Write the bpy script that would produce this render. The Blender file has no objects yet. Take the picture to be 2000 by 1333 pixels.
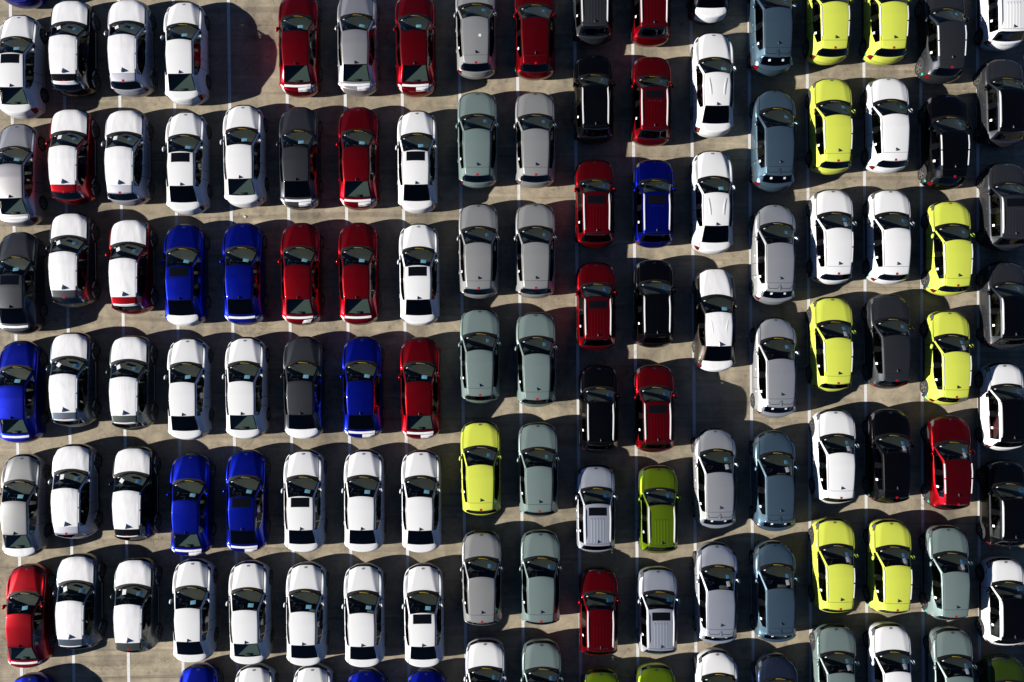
import bpy, bmesh, math, random
from mathutils import Vector, Matrix, noise
from mathutils.bvhtree import BVHTree

R = math.radians
scene = bpy.context.scene
COL = scene.collection

# ------------------------------------------------------------------ camera
CAM_H = 35.5
cam_d = bpy.data.cameras.new("camera")
cam_d.sensor_width = 36.0
cam_d.lens = 36.0 * 1484.0 / 2000.0
cam_d.clip_end = 500.0
cam = bpy.data.objects.new("camera", cam_d)
cam.location = (0.0, CAM_H * math.tan(R(0.6)), CAM_H)
cam.rotation_euler = (R(-0.6), 0.0, 0.0)
COL.objects.link(cam)
scene.camera = cam

# ------------------------------------------------------------------ sky and sun
SUN_DIR = Vector((-2.45, -0.40, 1.0)).normalized()      # towards the sun: low, from the left
ELEV = math.asin(SUN_DIR.z)
world = bpy.data.worlds.new("World")
scene.world = world
world.use_nodes = True
wn = world.node_tree.nodes
wn.clear()
w_out = wn.new("ShaderNodeOutputWorld")
w_bg = wn.new("ShaderNodeBackground")
w_sky = wn.new("ShaderNodeTexSky")
w_sky.sky_type = 'NISHITA'
w_sky.sun_disc = False
w_sky.sun_elevation = ELEV
w_sky.sun_rotation = math.atan2(SUN_DIR.x, SUN_DIR.y)
w_sky.air_density = 0.30
w_sky.dust_density = 0.0
w_sky.ozone_density = 4.0
w_bg.inputs["Strength"].default_value = 0.05
world.node_tree.links.new(w_sky.outputs[0], w_bg.inputs[0])
world.node_tree.links.new(w_bg.outputs[0], w_out.inputs[0])

sun_d = bpy.data.lights.new("sun", 'SUN')
sun_d.energy = 5.0
sun_d.angle = R(0.5)
sun_d.color = (1.0, 0.955, 0.89)
sun = bpy.data.objects.new("sun", sun_d)
sun.rotation_euler = SUN_DIR.to_track_quat('Z', 'Y').to_euler()
sun.location = SUN_DIR * 60
COL.objects.link(sun)

scene.view_settings.view_transform = 'Standard'
scene.view_settings.look = 'None'
scene.view_settings.gamma = 1.0
scene.view_settings.exposure = 0.8
scene.view_settings.use_curve_mapping = False
scene.cycles.max_bounces = 8
scene.cycles.diffuse_bounces = 1
scene.cycles.transparent_max_bounces = 10
scene.cycles.sample_clamp_indirect = 0.07

# ------------------------------------------------------------------ materials
def new_mat(name):
    m = bpy.data.materials.new(name)
    m.use_nodes = True
    nt = m.node_tree
    return m, nt, nt.nodes["Principled BSDF"]

def plain(name, col, rough=0.5, metal=0.0, spec=0.5, coat=0.0):
    m, nt, b = new_mat(name)
    b.inputs["Base Color"].default_value = (*col, 1)
    b.inputs["Roughness"].default_value = rough
    b.inputs["Metallic"].default_value = metal
    b.inputs["Specular IOR Level"].default_value = spec
    b.inputs["Coat Weight"].default_value = coat
    b.inputs["Coat Roughness"].default_value = 0.04
    return m

def paint(name, col, metal=0.0, rough=0.35, dust=0.02):
    """car paint: pigment with fine flake, clear coat, a faint uneven film of dust"""
    m, nt, b = new_mat(name)
    N, Lk = nt.nodes, nt.links
    tc = N.new("ShaderNodeTexCoord")
    oi = N.new("ShaderNodeObjectInfo")
    ad = N.new("ShaderNodeVectorMath"); ad.operation = 'ADD'
    sc = N.new("ShaderNodeVectorMath"); sc.operation = 'SCALE'; sc.inputs["Scale"].default_value = 37.0
    Lk.new(oi.outputs["Location"], sc.inputs[0])
    Lk.new(tc.outputs["Object"], ad.inputs[0]); Lk.new(sc.outputs[0], ad.inputs[1])
    nz = N.new("ShaderNodeTexNoise"); nz.inputs["Scale"].default_value = 1.6; nz.inputs["Detail"].default_value = 6; nz.inputs["Roughness"].default_value = 0.65
    Lk.new(ad.outputs[0], nz.inputs["Vector"])
    mp = N.new("ShaderNodeMapRange"); mp.inputs["From Min"].default_value = 0.40; mp.inputs["From Max"].default_value = 0.75
    mp.inputs["To Min"].default_value = 0.0; mp.inputs["To Max"].default_value = dust
    Lk.new(nz.outputs[0], mp.inputs["Value"])
    mx = N.new("ShaderNodeMix"); mx.data_type = 'RGBA'
    mx.inputs[6].default_value = (*col, 1); mx.inputs[7].default_value = (0.33, 0.30, 0.26, 1)
    Lk.new(mp.outputs[0], mx.inputs[0])
    Lk.new(mx.outputs[2], b.inputs["Base Color"])
    b.inputs["Metallic"].default_value = metal
    b.inputs["Roughness"].default_value = rough
    b.inputs["Coat Weight"].default_value = 1.0
    b.inputs["Coat Roughness"].default_value = 0.03
    b.inputs["Coat IOR"].default_value = 1.42
    b.inputs["Specular IOR Level"].default_value = 0.12
    return m

PAINT = {
    'white':    (paint("paint_white", (0.80, 0.805, 0.81), 0.0, 0.4), "white"),
    'red':      (paint("paint_red", (0.33, 0.0010, 0.006), 0.92, 0.365), "deep red"),
    'blue':     (paint("paint_blue", (0.0006, 0.009, 0.34), 0.92, 0.365), "bright blue"),
    'charcoal': (paint("paint_charcoal", (0.052, 0.056, 0.063), 0.7, 0.41), "charcoal grey"),
    'grey':     (paint("paint_grey", (0.56, 0.55, 0.56), 0.8, 0.41), "mid grey"),
    'silver':   (paint("paint_silver", (0.385, 0.39, 0.385), 0.5, 0.39), "silver grey"),
    'paleblue': (paint("paint_pale_silver", (0.74, 0.78, 0.86), 0.78, 0.41), "pale silver"),
    'titanium': (paint("paint_titanium", (0.74, 0.755, 0.76), 0.78, 0.4), "silver"),
    'lilac':    (paint("paint_lilac", (0.55, 0.55, 0.62), 0.6, 0.46), "lilac grey"),
    'steel':    (paint("paint_steel", (0.10, 0.13, 0.17), 0.75, 0.41), "steel blue grey"),
    'forest':   (paint("paint_forest", (0.075, 0.09, 0.082), 0.7, 0.41), "dark green grey"),
    'sage':     (paint("paint_sage", (0.225, 0.30, 0.285), 0.4, 0.4), "sage green"),
    'lime':     (paint("paint_lime", (0.62, 0.69, 0.085), 0.0, 0.38), "lime yellow"),
    'black':    (paint("paint_black", (0.0010, 0.0010, 0.0014), 0.0, 0.3, 0.002), "black"),
    'slate':    (paint("paint_slate", (0.13, 0.215, 0.285), 0.8, 0.41), "slate blue"),
    'navy':     (paint("paint_navy", (0.03, 0.045, 0.09), 0.7, 0.41), "dark navy"),
    'green':    (paint("paint_green", (0.20, 0.32, 0.008), 0.75, 0.41), "olive green"),
    'green_shaded': (paint("paint_green_shaded", (0.06, 0.11, 0.010), 0.7, 0.40), "shaded olive green"),  # the olive green again, with shade put into the paint colour
    'bronze':   (paint("paint_bronze", (0.05, 0.043, 0.035), 0.7, 0.42), "dark bronze"),
}

def glass_mat(name, tint):
    m, nt, b = new_mat(name)
    N, Lk = nt.nodes, nt.links
    N.remove(b)
    out = N["Material Output"]
    tr = N.new("ShaderNodeBsdfTransparent"); tr.inputs[0].default_value = (*tint, 1)
    gl = N.new("ShaderNodeBsdfGlossy"); gl.inputs["Roughness"].default_value = 0.015
    lw = N.new("ShaderNodeLayerWeight"); lw.inputs[0].default_value = 0.5      # thin pane: the same from inside and outside
    pw = N.new("ShaderNodeMath"); pw.operation = 'POWER'; pw.inputs[1].default_value = 5.0
    fr = N.new("ShaderNodeMath"); fr.operation = 'MULTIPLY_ADD'; fr.inputs[1].default_value = 0.92; fr.inputs[2].default_value = 0.055
    Lk.new(lw.outputs["Facing"], pw.inputs[0]); Lk.new(pw.outputs[0], fr.inputs[0])
    mx = N.new("ShaderNodeMixShader")
    Lk.new(fr.outputs[0], mx.inputs[0]); Lk.new(tr.outputs[0], mx.inputs[1]); Lk.new(gl.outputs[0], mx.inputs[2])
    Lk.new(mx.outputs[0], out.inputs[0])
    return m

M = {
    'glass':   glass_mat("windscreen_glass", (0.78, 0.83, 0.79)),
    'front':   glass_mat("front_side_glass", (0.66, 0.70, 0.67)),
    'tinted':  glass_mat("tinted_glass", (0.40, 0.43, 0.41)),
    'privacy': glass_mat("privacy_glass", (0.035, 0.04, 0.042)),
    'black':   plain("black_plastic", (0.006, 0.006, 0.007), 0.6, 0, 0.25),
    'gloss':   plain("gloss_black", (0.004, 0.004, 0.005), 0.08, 0, 0.5, 0.5),
    'seam':    plain("panel_gap_rubber", (0.006, 0.006, 0.006), 0.8, 0, 0.2),
    'clad':    plain("grey_cladding", (0.028, 0.028, 0.029), 0.62),
    'rubber':  plain("tyre_rubber", (0.018, 0.018, 0.018), 0.85, 0, 0.3),
    'alloy':   plain("alloy", (0.45, 0.45, 0.46), 0.3, 0.9),
    'hub':     plain("dark_hub", (0.02, 0.02, 0.021), 0.5, 0.4),
    'chrome':  plain("satin_chrome", (0.75, 0.75, 0.76), 0.22, 1.0),
    'rail':    plain("silver_rail", (0.82, 0.82, 0.83), 0.35, 0.15),
    'lamp':    plain("head_lamp_lens", (0.10, 0.105, 0.11), 0.08, 0.1, 0.6, 1.0),
    'amber':   plain("amber_lens", (0.65, 0.16, 0.01), 0.2, 0, 0.5, 0.6),
    'tail':    plain("tail_lamp_lens", (0.16, 0.004, 0.006), 0.1, 0, 0.6, 1.0),
    'stop':    plain("stop_lamp_lens", (0.45, 0.004, 0.02), 0.25, 0, 0.5, 0.5),
    'trim':    plain("interior_trim", (0.03, 0.03, 0.031), 0.75),
    'dash':    plain("dashboard_vinyl", (0.030, 0.034, 0.027), 0.7),
    'seat':    plain("seat_cloth", (0.085, 0.085, 0.085), 0.9),
    'shelf':   plain("parcel_shelf_felt", (0.070, 0.105, 0.098), 0.95),
    'paper':   plain("white_paper", (0.78, 0.79, 0.78), 0.7),
    'sky_tint': plain("sky_tinted_sheet", (0.20, 0.50, 0.62), 0.6),  # bluish tint of glass and sky reflection painted into the paper
    'yellow':  plain("yellow_tape", (0.62, 0.42, 0.03), 0.55),
    'teal':    plain("teal_film", (0.03, 0.38, 0.27), 0.45),
    'fin':     plain("fin_plastic", (0.03, 0.035, 0.045), 0.3, 0, 0.5, 0.5),
}

def film_mat():
    m, nt, b = new_mat("white_protective_film")
    N, Lk = nt.nodes, nt.links
    b.inputs["Base Color"].default_value = (0.84, 0.84, 0.85, 1)
    b.inputs["Roughness"].default_value = 0.45
    tc = N.new("ShaderNodeTexCoord")
    mp = N.new("ShaderNodeMapping"); mp.inputs["Scale"].default_value = (1.0, 0.35, 1.0); mp.inputs["Rotation"].default_value = (0, 0, 0.5)
    oi = N.new("ShaderNodeObjectInfo")
    Lk.new(tc.outputs["Object"], mp.inputs[0]); Lk.new(oi.outputs["Location"], mp.inputs["Location"])
    nz = N.new("ShaderNodeTexNoise"); nz.inputs["Scale"].default_value = 2.2; nz.inputs["Detail"].default_value = 2; nz.inputs["Distortion"].default_value = 0.9
    Lk.new(mp.outputs[0], nz.inputs["Vector"])
    bp = N.new("ShaderNodeBump"); bp.inputs["Strength"].default_value = 0.25; bp.inputs["Distance"].default_value = 0.04
    Lk.new(nz.outputs[0], bp.inputs["Height"]); Lk.new(bp.outputs[0], b.inputs["Normal"])
    return m
M['film'] = film_mat()

def ground_mat():
    m, nt, b = new_mat("weathered_paving")
    N, Lk = nt.nodes, nt.links
    tc = N.new("ShaderNodeTexCoord")
    def nz(s, d, r=0.55, dist=0.0):
        n = N.new("ShaderNodeTexNoise"); n.inputs["Scale"].default_value = s; n.inputs["Detail"].default_value = d
        n.inputs["Roughness"].default_value = r; n.inputs["Distortion"].default_value = dist
        Lk.new(tc.outputs["Object"], n.inputs["Vector"]); return n
    def ramp(src, stops):
        r = N.new("ShaderNodeValToRGB")
        e = r.color_ramp.elements
        e[0].position, e[0].color = stops[0][0], (*stops[0][1], 1)
        e[1].position, e[1].color = stops[1][0], (*stops[1][1], 1)
        for p, c in stops[2:]:
            x = e.new(p); x.color = (*c, 1)
        Lk.new(src, r.inputs[0]); return r
    def mul(a, bb, f=1.0):
        x = N.new("ShaderNodeMix"); x.data_type = 'RGBA'; x.blend_type = 'MULTIPLY'; x.inputs[0].default_value = f
        Lk.new(a, x.inputs[6]); Lk.new(bb, x.inputs[7]); return x.outputs[2]
    big = ramp(nz(0.16, 5, 0.6, 0.6).outputs[0], [(0.30, (0.365, 0.312, 0.228)), (0.70, (0.545, 0.466, 0.340))])
    mid = ramp(nz(1.7, 6, 0.7, 0.4).outputs[0], [(0.30, (0.66, 0.67, 0.69)), (0.70, (1.12, 1.11, 1.09))])
    fine = ramp(nz(38, 3, 0.7).outputs[0], [(0.30, (0.68, 0.68, 0.68)), (0.72, (1.22, 1.21, 1.19))])
    grit = ramp(nz(130, 2, 0.75).outputs[0], [(0.36, (0.62, 0.62, 0.62)), (0.66, (1.28, 1.28, 1.26))])
    c = mul(big.outputs[0], mid.outputs[0]); c = mul(c, fine.outputs[0], 0.9); c = mul(c, grit.outputs[0], 0.8)
    # dark oil marks: stretched along the parking direction
    def stretched(sx, sy, rot, scale, detail, stops, rough=0.6, dist=0.0):
        mp = N.new("ShaderNodeMapping"); mp.inputs["Scale"].default_value = (sx, sy, 1.0); mp.inputs["Rotation"].default_value = (0, 0, rot)
        Lk.new(tc.outputs["Object"], mp.inputs[0])
        t = N.new("ShaderNodeTexNoise"); t.inputs["Scale"].default_value = scale; t.inputs["Detail"].default_value = detail
        t.inputs["Roughness"].default_value = rough; t.inputs["Distortion"].default_value = dist
        Lk.new(mp.outputs[0], t.inputs["Vector"])
        return ramp(t.outputs[0], stops).outputs[0]
    c = mul(c, stretched(0.55, 0.30, 0.0, 1.0, 5, [(0.50, (1, 1, 1)), (0.68, (0.55, 0.56, 0.58))]))
    c = mul(c, stretched(1.0, 1.0, 0.0, 2.6, 4, [(0.60, (1, 1, 1)), (0.72, (0.60, 0.60, 0.61))]))
    # faint tyre scrubs crossing the bays, and pale scuffs
    c = mul(c, stretched(0.10, 2.4, 0.35, 1.0, 4, [(0.56, (1, 1, 1)), (0.66, (0.74, 0.74, 0.75))], 0.5, 0.5))
    c = mul(c, stretched(0.14, 3.2, -0.5, 1.0, 3, [(0.60, (1, 1, 1)), (0.70, (1.28, 1.27, 1.25))], 0.5, 0.4))
    # hairline cracks and slab joints
    vo = N.new("ShaderNodeTexVoronoi"); vo.feature = 'DISTANCE_TO_EDGE'; vo.inputs["Scale"].default_value = 0.13
    wv = N.new("ShaderNodeVectorMath"); wv.operation = 'ADD'
    wn_ = nz(0.9, 5, 0.65); ws_ = N.new("ShaderNodeVectorMath"); ws_.operation = 'SCALE'; ws_.inputs["Scale"].default_value = 1.3
    Lk.new(wn_.outputs[1], ws_.inputs[0]); Lk.new(tc.outputs["Object"], wv.inputs[0]); Lk.new(ws_.outputs[0], wv.inputs[1]); Lk.new(wv.outputs[0], vo.inputs["Vector"])
    c = mul(c, ramp(vo.outputs["Distance"], [(0.0, (0.66, 0.65, 0.64)), (0.0022, (1, 1, 1))]).outputs[0])
    sx = N.new("ShaderNodeSeparateXYZ"); Lk.new(tc.outputs["Object"], sx.inputs[0])
    fr = N.new("ShaderNodeMath"); fr.operation = 'PINGPONG'; fr.inputs[1].default_value = 3.05
    ofs = N.new("ShaderNodeMath"); ofs.operation = 'ADD'; ofs.inputs[1].default_value = 101.2
    Lk.new(sx.outputs[1], ofs.inputs[0]); Lk.new(ofs.outputs[0], fr.inputs[0])
    c = mul(c, ramp(fr.outputs[0], [(0.0, (0.55, 0.54, 0.53)), (0.018, (1, 1, 1))]).outputs[0])
    Lk.new(c, b.inputs["Base Color"])
    b.inputs["Roughness"].default_value = 0.88
    b.inputs["Specular IOR Level"].default_value = 0.25
    bp = N.new("ShaderNodeBump"); bp.inputs["Strength"].default_value = 0.55; bp.inputs["Distance"].default_value = 0.012
    Lk.new(nz(55, 4, 0.75).outputs[0], bp.inputs["Height"]); Lk.new(bp.outputs[0], b.inputs["Normal"])
    return m

def line_mat():
    m, nt, b = new_mat("worn_white_line_paint")
    N, Lk = nt.nodes, nt.links
    tc = N.new("ShaderNodeTexCoord")
    n1 = N.new("ShaderNodeTexNoise"); n1.inputs["Scale"].default_value = 9; n1.inputs["Detail"].default_value = 7; n1.inputs["Roughness"].default_value = 0.75
    n2 = N.new("ShaderNodeTexNoise"); n2.inputs["Scale"].default_value = 0.8; n2.inputs["Detail"].default_value = 3
    Lk.new(tc.outputs["Object"], n1.inputs["Vector"]); Lk.new(tc.outputs["Object"], n2.inputs["Vector"])
    ad = N.new("ShaderNodeMath"); ad.operation = 'MULTIPLY_ADD'; ad.inputs[1].default_value = 0.6
    Lk.new(n2.outputs[0], ad.inputs[0]); Lk.new(n1.outputs[0], ad.inputs[2])
    r = N.new("ShaderNodeValToRGB")
    r.color_ramp.elements[0].position = 0.56; r.color_ramp.elements[0].color = (0.40, 0.37, 0.32, 1)
    r.color_ramp.elements[1].position = 0.74; r.color_ramp.elements[1].color = (0.78, 0.78, 0.76, 1)
    Lk.new(ad.outputs[0], r.inputs[0]); Lk.new(r.outputs[0], b.inputs["Base Color"])
    b.inputs["Roughness"].default_value = 0.7
    return m

# ------------------------------------------------------------------ small helpers
def link(name, mesh, parent=None, mat=None):
    o = bpy.data.objects.new(name, mesh)
    COL.objects.link(o)
    if parent is not None:
        o.parent = parent
    if mat is not None:
        if not mesh.materials:
            mesh.materials.append(None)
        o.material_slots[0].link = 'OBJECT'
        o.material_slots[0].material = mat
    return o

def mesh_from(name, verts, faces, smooth=True):
    me = bpy.data.meshes.new(name)
    me.from_pydata([tuple(v) for v in verts], [], faces)
    me.update()
    if smooth:
        me.polygons.foreach_set("use_smooth", [True] * len(me.polygons))
    return me

def rbox(name, boxes, bev=0.03, seg=2):
    """rounded boxes: list of (cx,cy,cz, sx,sy,sz, tilt about x) joined as one mesh"""
    bm = bmesh.new()
    for (cx, cy, cz, sx, sy, sz, tilt) in boxes:
        mt = Matrix.Translation((cx, cy, cz)) @ Matrix.Rotation(tilt, 4, 'X') @ Matrix.Diagonal((sx, sy, sz, 1))
        g = bmesh.ops.create_cube(bm, size=1.0, matrix=mt)
        vs = set(g["verts"])
        es = [e for e in bm.edges if e.verts[0] in vs and e.verts[1] in vs]
        bmesh.ops.bevel(bm, geom=es, offset=min(bev, 0.45 * min(sx, sy, sz)), segments=seg, affect='EDGES', profile=0.5)
    me = bpy.data.meshes.new(name)
    bm.to_mesh(me); bm.free()
    me.polygons.foreach_set("use_smooth", [True] * len(me.polygons))
    return me

# ------------------------------------------------------------------ car shell: a coarse cage, subdivided, then cut into panels
HOODW = [0, .30, .56, .885, .915, .955, .985, 1.0, .99, .95]
HOODX = [0, .28, .55, .80, .86, .93, .975, 1.0, .99, .95]
def hs(y, sw, xw, zc, zs, p=2.6, g=None, zl=(.66, .40, .20), fall=.035, wide=False):
    xs = [f * xw for f in (HOODW if wide else HOODX)]
    if g is not None:
        xs[2] = g * xw; xs[1] = g * .5 * xw
    zs_ = [zc, zc - .003, zc - .006, zc - fall, (zc - fall) * .5 + (zs + .03) * .5, zs + .022, zs - .035, zl[0], zl[1], zl[2]]
    return [Vector((x, y - sw * (x / xw) ** p, z)) for x, z in zip(xs, zs_)]
def cs(y, sw, zr, xr, zb, xb, xw, crown=.045, gf=.955, p=2.0, zl=(.66, .40, .20), wt=.10, sx=None, sz=None):
    xs = [0, .52 * xr, gf * xr, xr, xr + .045, xb, xb + .05 if sx is None else sx, xw, xw - .012, xw - .06]
    zs_ = [zr, zr - crown * .22, zr - crown * .62, zr - crown, zr - crown - wt * .75, zb + .02, zb - .05 if sz is None else sz, zl[0], zl[1], zl[2]]
    return [Vector((x, y - sw * (x / xw) ** p, z)) for x, z in zip(xs, zs_)]

def spec_sedan(L=4.71, W=.9125, H=1.42, dy=0.0, g0=.36):
    f = L / 2
    st = [
        ('nose',  hs(f - .03, .46, .86, .70, .645, 3.4, g0, fall=.045)),
        ('lip',   hs(f - .20, .36, .885, .775, .715, 3.2, g0 + .04, fall=.055)),
        ('arch',  hs(f - .50, .20, .905, .85, .79, 2.4, g0 + .12, fall=.062)),
        ('axle',  hs(f - .87, .10, .912, .915, .86, 2.2, g0 + .20, fall=.058)),
        ('hoodend', hs(f - 1.06 + dy, .26, .9125, .955, .90, 2.2, .66)),
        ('cowl',  [Vector((x, f - 1.13 + dy - .42 * (x / .9) ** 2.2, z)) for x, z in zip(
            [0, .37, .735, .765, .79, .82, .865, .9125, .90, .855], [.985, .98, .955, .94, .925, .915, .87, .66, .40, .20])]),
        ('rooff', cs(f - 1.97 + dy * .5, .20, H - .035, .575, .955, .815, .9125)),
        ('b1',    cs(-.20, .03, H, .595, .965, .815, .9125)),
        ('b2',    cs(-.29, .03, H, .595, .966, .815, .9125)),
        ('c',     cs(-.86, .0, H - .02, .580, .985, .805, .9125)),
        ('roofr', cs(-1.21, -.06, H - .055, .560, 1.13, .70, .9125, sx=.835, sz=.95)),
        ('glassb', [Vector((x, -f + .44 + .10 * (x / .9) ** 2, z)) for x, z in zip(
            [0, .32, .61, .65, .70, .775, .84, .905, .895, .85], [1.085, 1.08, 1.06, 1.045, 1.02, .985, .93, .66, .40, .20])]),
        ('deck',  hs(-f + .33, -.12, .90, 1.075, .955, 2.2, .62, fall=.05)),
        ('lipr',  hs(-f + .085, -.30, .875, 1.055, .92, 2.6, .60, fall=.05)),
        ('tail',  hs(-f + .03, -.34, .85, .985, .86, 2.6, .60, fall=.05)),
    ]
    return dict(kind='sedan', L=L, W=W, H=H, st=st, ax=(f - .87, f - .87 - 2.72), wr=.325, arch=.365, suv=False,
                roof=('rooff', 'b1', 'b2', 'c'), cowl_y=f - 1.13 + dy, rooff_y=f - 1.97 + dy * .5, roofr_y=-1.21, belt=.95, mir=(f - 1.76, 1.01))

def spec_crossover():
    L, W, H = 4.35, .9125, 1.565
    f = L / 2
    Z = (.74, .48, .24)
    st = [
        ('nose',  hs(f - .03, .38, .865, .845, .775, 3.8, .46, Z, .02)),
        ('lip',   hs(f - .15, .36, .885, .93, .86, 3.6, .54, Z, .03, True)),
        ('arch',  hs(f - .46, .20, .905, .985, .92, 2.6, .57, Z, .04, True)),
        ('axle',  hs(f - .87, .10, .9125, 1.03, .955, 2.4, .61, Z, .04, True)),
        ('hoodend', hs(f - 1.03, .24, .9125, 1.05, .98, 2.2, .66, Z, .04, True)),
        ('cowl',  [Vector((x, f - 1.10 - .40 * (x / .9) ** 2.2, z)) for x, z in zip(
            [0, .385, .765, .785, .805, .83, .868, .9125, .905, .86], [1.075, 1.07, 1.045, 1.03, 1.015, 1.0, .95, .74, .48, .24])]),
        ('rooff', cs(f - 1.84, .26, H - .05, .60, 1.025, .825, .9125, zl=Z)),
        ('b1',    cs(-.24, .03, H, .605, 1.035, .825, .9125, zl=Z)),
        ('b2',    cs(-.33, .03, H, .605, 1.037, .825, .9125, zl=Z)),
        ('c',     cs(-.98, .0, H - .012, .585, 1.06, .81, .9125, zl=Z)),
        ('roofr', cs(-f + .72, -.03, H - .045, .560, 1.24, .705, .9125, zl=Z, sx=.825, sz=1.03)),
        ('spoil', cs(-f + .335, -.16, H - .10, .535, 1.16, .70, .905, zl=Z, crown=.04, sx=.80, sz=1.0)),
        ('glasst', [Vector((x, -f + y + .15 * (x / .9) ** 2, z)) for x, y, z in zip(
            [0, .34, .565, .61, .67, .72, .80, .90, .895, .85], [.43, .43, .42, .40, .27, .25, .23, .20, .20, .20], [1.375, 1.37, 1.355, 1.335, 1.24, 1.09, .985, .74, .48, .24])]),
        ('glassb', [Vector((x, -f + .115 + .20 * (x / .9) ** 2, z)) for x, z in zip(
            [0, .34, .60, .65, .69, .745, .81, .89, .885, .85], [1.10, 1.095, 1.08, 1.065, 1.04, 1.01, .95, .74, .48, .24])]),
        ('deck',  hs(-f + .075, -.22, .875, 1.05, .95, 2.4, .66, Z, .02)),
        ('tail',  hs(-f + .03, -.30, .865, .95, .88, 2.6, .66, Z, .02)),
    ]
    return dict(kind='crossover_suv', L=L, W=W, H=H, st=st, ax=(f - .87, f - .87 - 2.66), wr=.345, arch=.39, suv=True,
                roof=('rooff', 'b1', 'b2', 'c'), cowl_y=f - 1.10, rooff_y=f - 1.84, roofr_y=-f + .72, belt=1.03, mir=(f - 1.60, 1.06))

def spec_mini():
    L, W, H = 4.04, .885, 1.575
    f = L / 2
    Z = (.74, .48, .24)
    st = [
        ('nose',  hs(f - .03, .34, .835, .85, .78, 3.8, .50, Z, .02)),
        ('lip',   hs(f - .14, .32, .855, .945, .865, 3.6, .52, Z, .02)),
        ('arch',  hs(f - .42, .18, .878, .99, .92, 2.6, .55, Z, .02)),
        ('axle',  hs(f - .80, .09, .885, 1.02, .95, 2.4, .58, Z, .025)),
        ('hoodend', hs(f - .90, .20, .885, 1.035, .97, 2.2, .60, Z, .03)),
        ('cowl',  [Vector((x, f - .96 - .34 * (x / .88) ** 2.2, z)) for x, z in zip(
            [0, .37, .73, .752, .775, .805, .845, .885, .875, .83], [1.055, 1.05, 1.03, 1.015, 1.0, .985, .935, .74, .48, .24])]),
        ('rooff', cs(f - 1.58, .20, H - .045, .585, 1.005, .80, .885, zl=Z)),
        ('b1',    cs(-.20, .02, H, .60, 1.01, .80, .885, zl=Z)),
        ('b2',    cs(-.28, .02, H, .60, 1.01, .80, .885, zl=Z)),
        ('c',     cs(-.92, .0, H - .005, .59, 1.02, .795, .885, zl=Z)),
        ('roofr', cs(-f + .53, -.05, H - .035, .575, 1.04, .78, .885, zl=Z)),
        ('spoil', cs(-f + .46, -.10, H - .065, .565, 1.04, .77, .88, zl=Z, crown=.05)),
        ('glassb', [Vector((x, -f + .17 + .14 * (x / .88) ** 2, z)) for x, z in zip(
            [0, .32, .60, .655, .70, .75, .80, .865, .86, .82], [1.10, 1.095, 1.08, 1.065, 1.045, 1.015, .95, .74, .48, .24])]),
        ('deck',  hs(-f + .09, -.20, .855, 1.05, .95, 2.6, .66, Z, .02)),
        ('tail',  hs(-f + .03, -.28, .84, .92, .86, 2.8, .66, Z, .02)),
    ]
    return dict(kind='small_suv', L=L, W=W, H=H, st=st, ax=(f - .80, f - .80 - 2.52), wr=.325, arch=.37, suv=True,
                roof=('rooff', 'b1', 'b2', 'c'), cowl_y=f - .96, rooff_y=f - 1.58, roofr_y=-f + .53, belt=1.0, mir=(f - 1.40, 1.03))

def spec_hatch():
    L, W, H = 4.635, .945, 1.60
    f = L / 2
    Z = (.72, .46, .22)
    st = [
        ('nose',  hs(f - .03, .52, .875, .80, .735, 2.8, .50, Z, .02)),
        ('lip',   hs(f - .16, .46, .90, .90, .83, 2.8, .54, Z, .02)),
        ('arch',  hs(f - .46, .26, .925, .975, .905, 2.6, .58, Z, .02)),
        ('axle',  hs(f - .80, .12, .94, 1.02, .945, 2.4, .62, Z, .025)),
        ('hoodend', hs(f - .86, .30, .945, 1.03, .965, 2.2, .62, Z, .03)),
        ('cowl',  [Vector((x, f - .91 - .52 * (x / .94) ** 2.2, z)) for x, z in zip(
            [0, .39, .775, .80, .82, .845, .89, .945, .935, .89], [1.05, 1.045, 1.02, 1.005, .99, .985, .935, .72, .46, .22])]),
        ('rooff', cs(f - 1.86, .24, H - .06, .60, 1.01, .84, .945, zl=Z)),
        ('b1',    cs(-.22, .03, H, .625, 1.02, .84, .945, zl=Z)),
        ('b2',    cs(-.31, .03, H, .625, 1.02, .84, .945, zl=Z)),
        ('c',     cs(-1.05, .0, H - .02, .61, 1.03, .83, .945, zl=Z)),
        ('roofr', cs(-f + .93, -.02, H - .06, .595, 1.22, .725, .945, zl=Z, sx=.85, sz=1.01)),
        ('spoil', cs(-f + .50, -.18, H - .14, .575, 1.06, .77, .94, zl=Z, crown=.05)),
        ('glasst', [Vector((x, -f + y + .17 * (x / .94) ** 2, z)) for x, y, z in zip(
            [0, .36, .61, .655, .71, .765, .85, .935, .925, .875], [.60, .60, .59, .57, .42, .38, .35, .32, .32, .32], [1.37, 1.365, 1.35, 1.33, 1.24, 1.10, 1.0, .72, .46, .22])]),
        ('glassb', [Vector((x, -f + .24 + .22 * (x / .94) ** 2, z)) for x, z in zip(
            [0, .36, .66, .71, .75, .80, .855, .925, .915, .87], [1.13, 1.125, 1.11, 1.095, 1.07, 1.03, .97, .72, .46, .22])]),
        ('deck',  hs(-f + .075, -.30, .905, 1.06, .97, 2.4, .68, Z, .02)),
        ('tail',  hs(-f + .03, -.40, .89, .94, .88, 2.6, .68, Z, .02)),
    ]
    return dict(kind='hatchback', L=L, W=W, H=H, st=st, ax=(f - .845, f - .845 - 3.0), wr=.36, arch=.395, suv=False,
                roof=('rooff', 'b1', 'b2', 'c'), cowl_y=f - .91, rooff_y=f - 1.86, roofr_y=-f + .93, belt=1.02, mir=(f - 1.62, 1.05))

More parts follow.
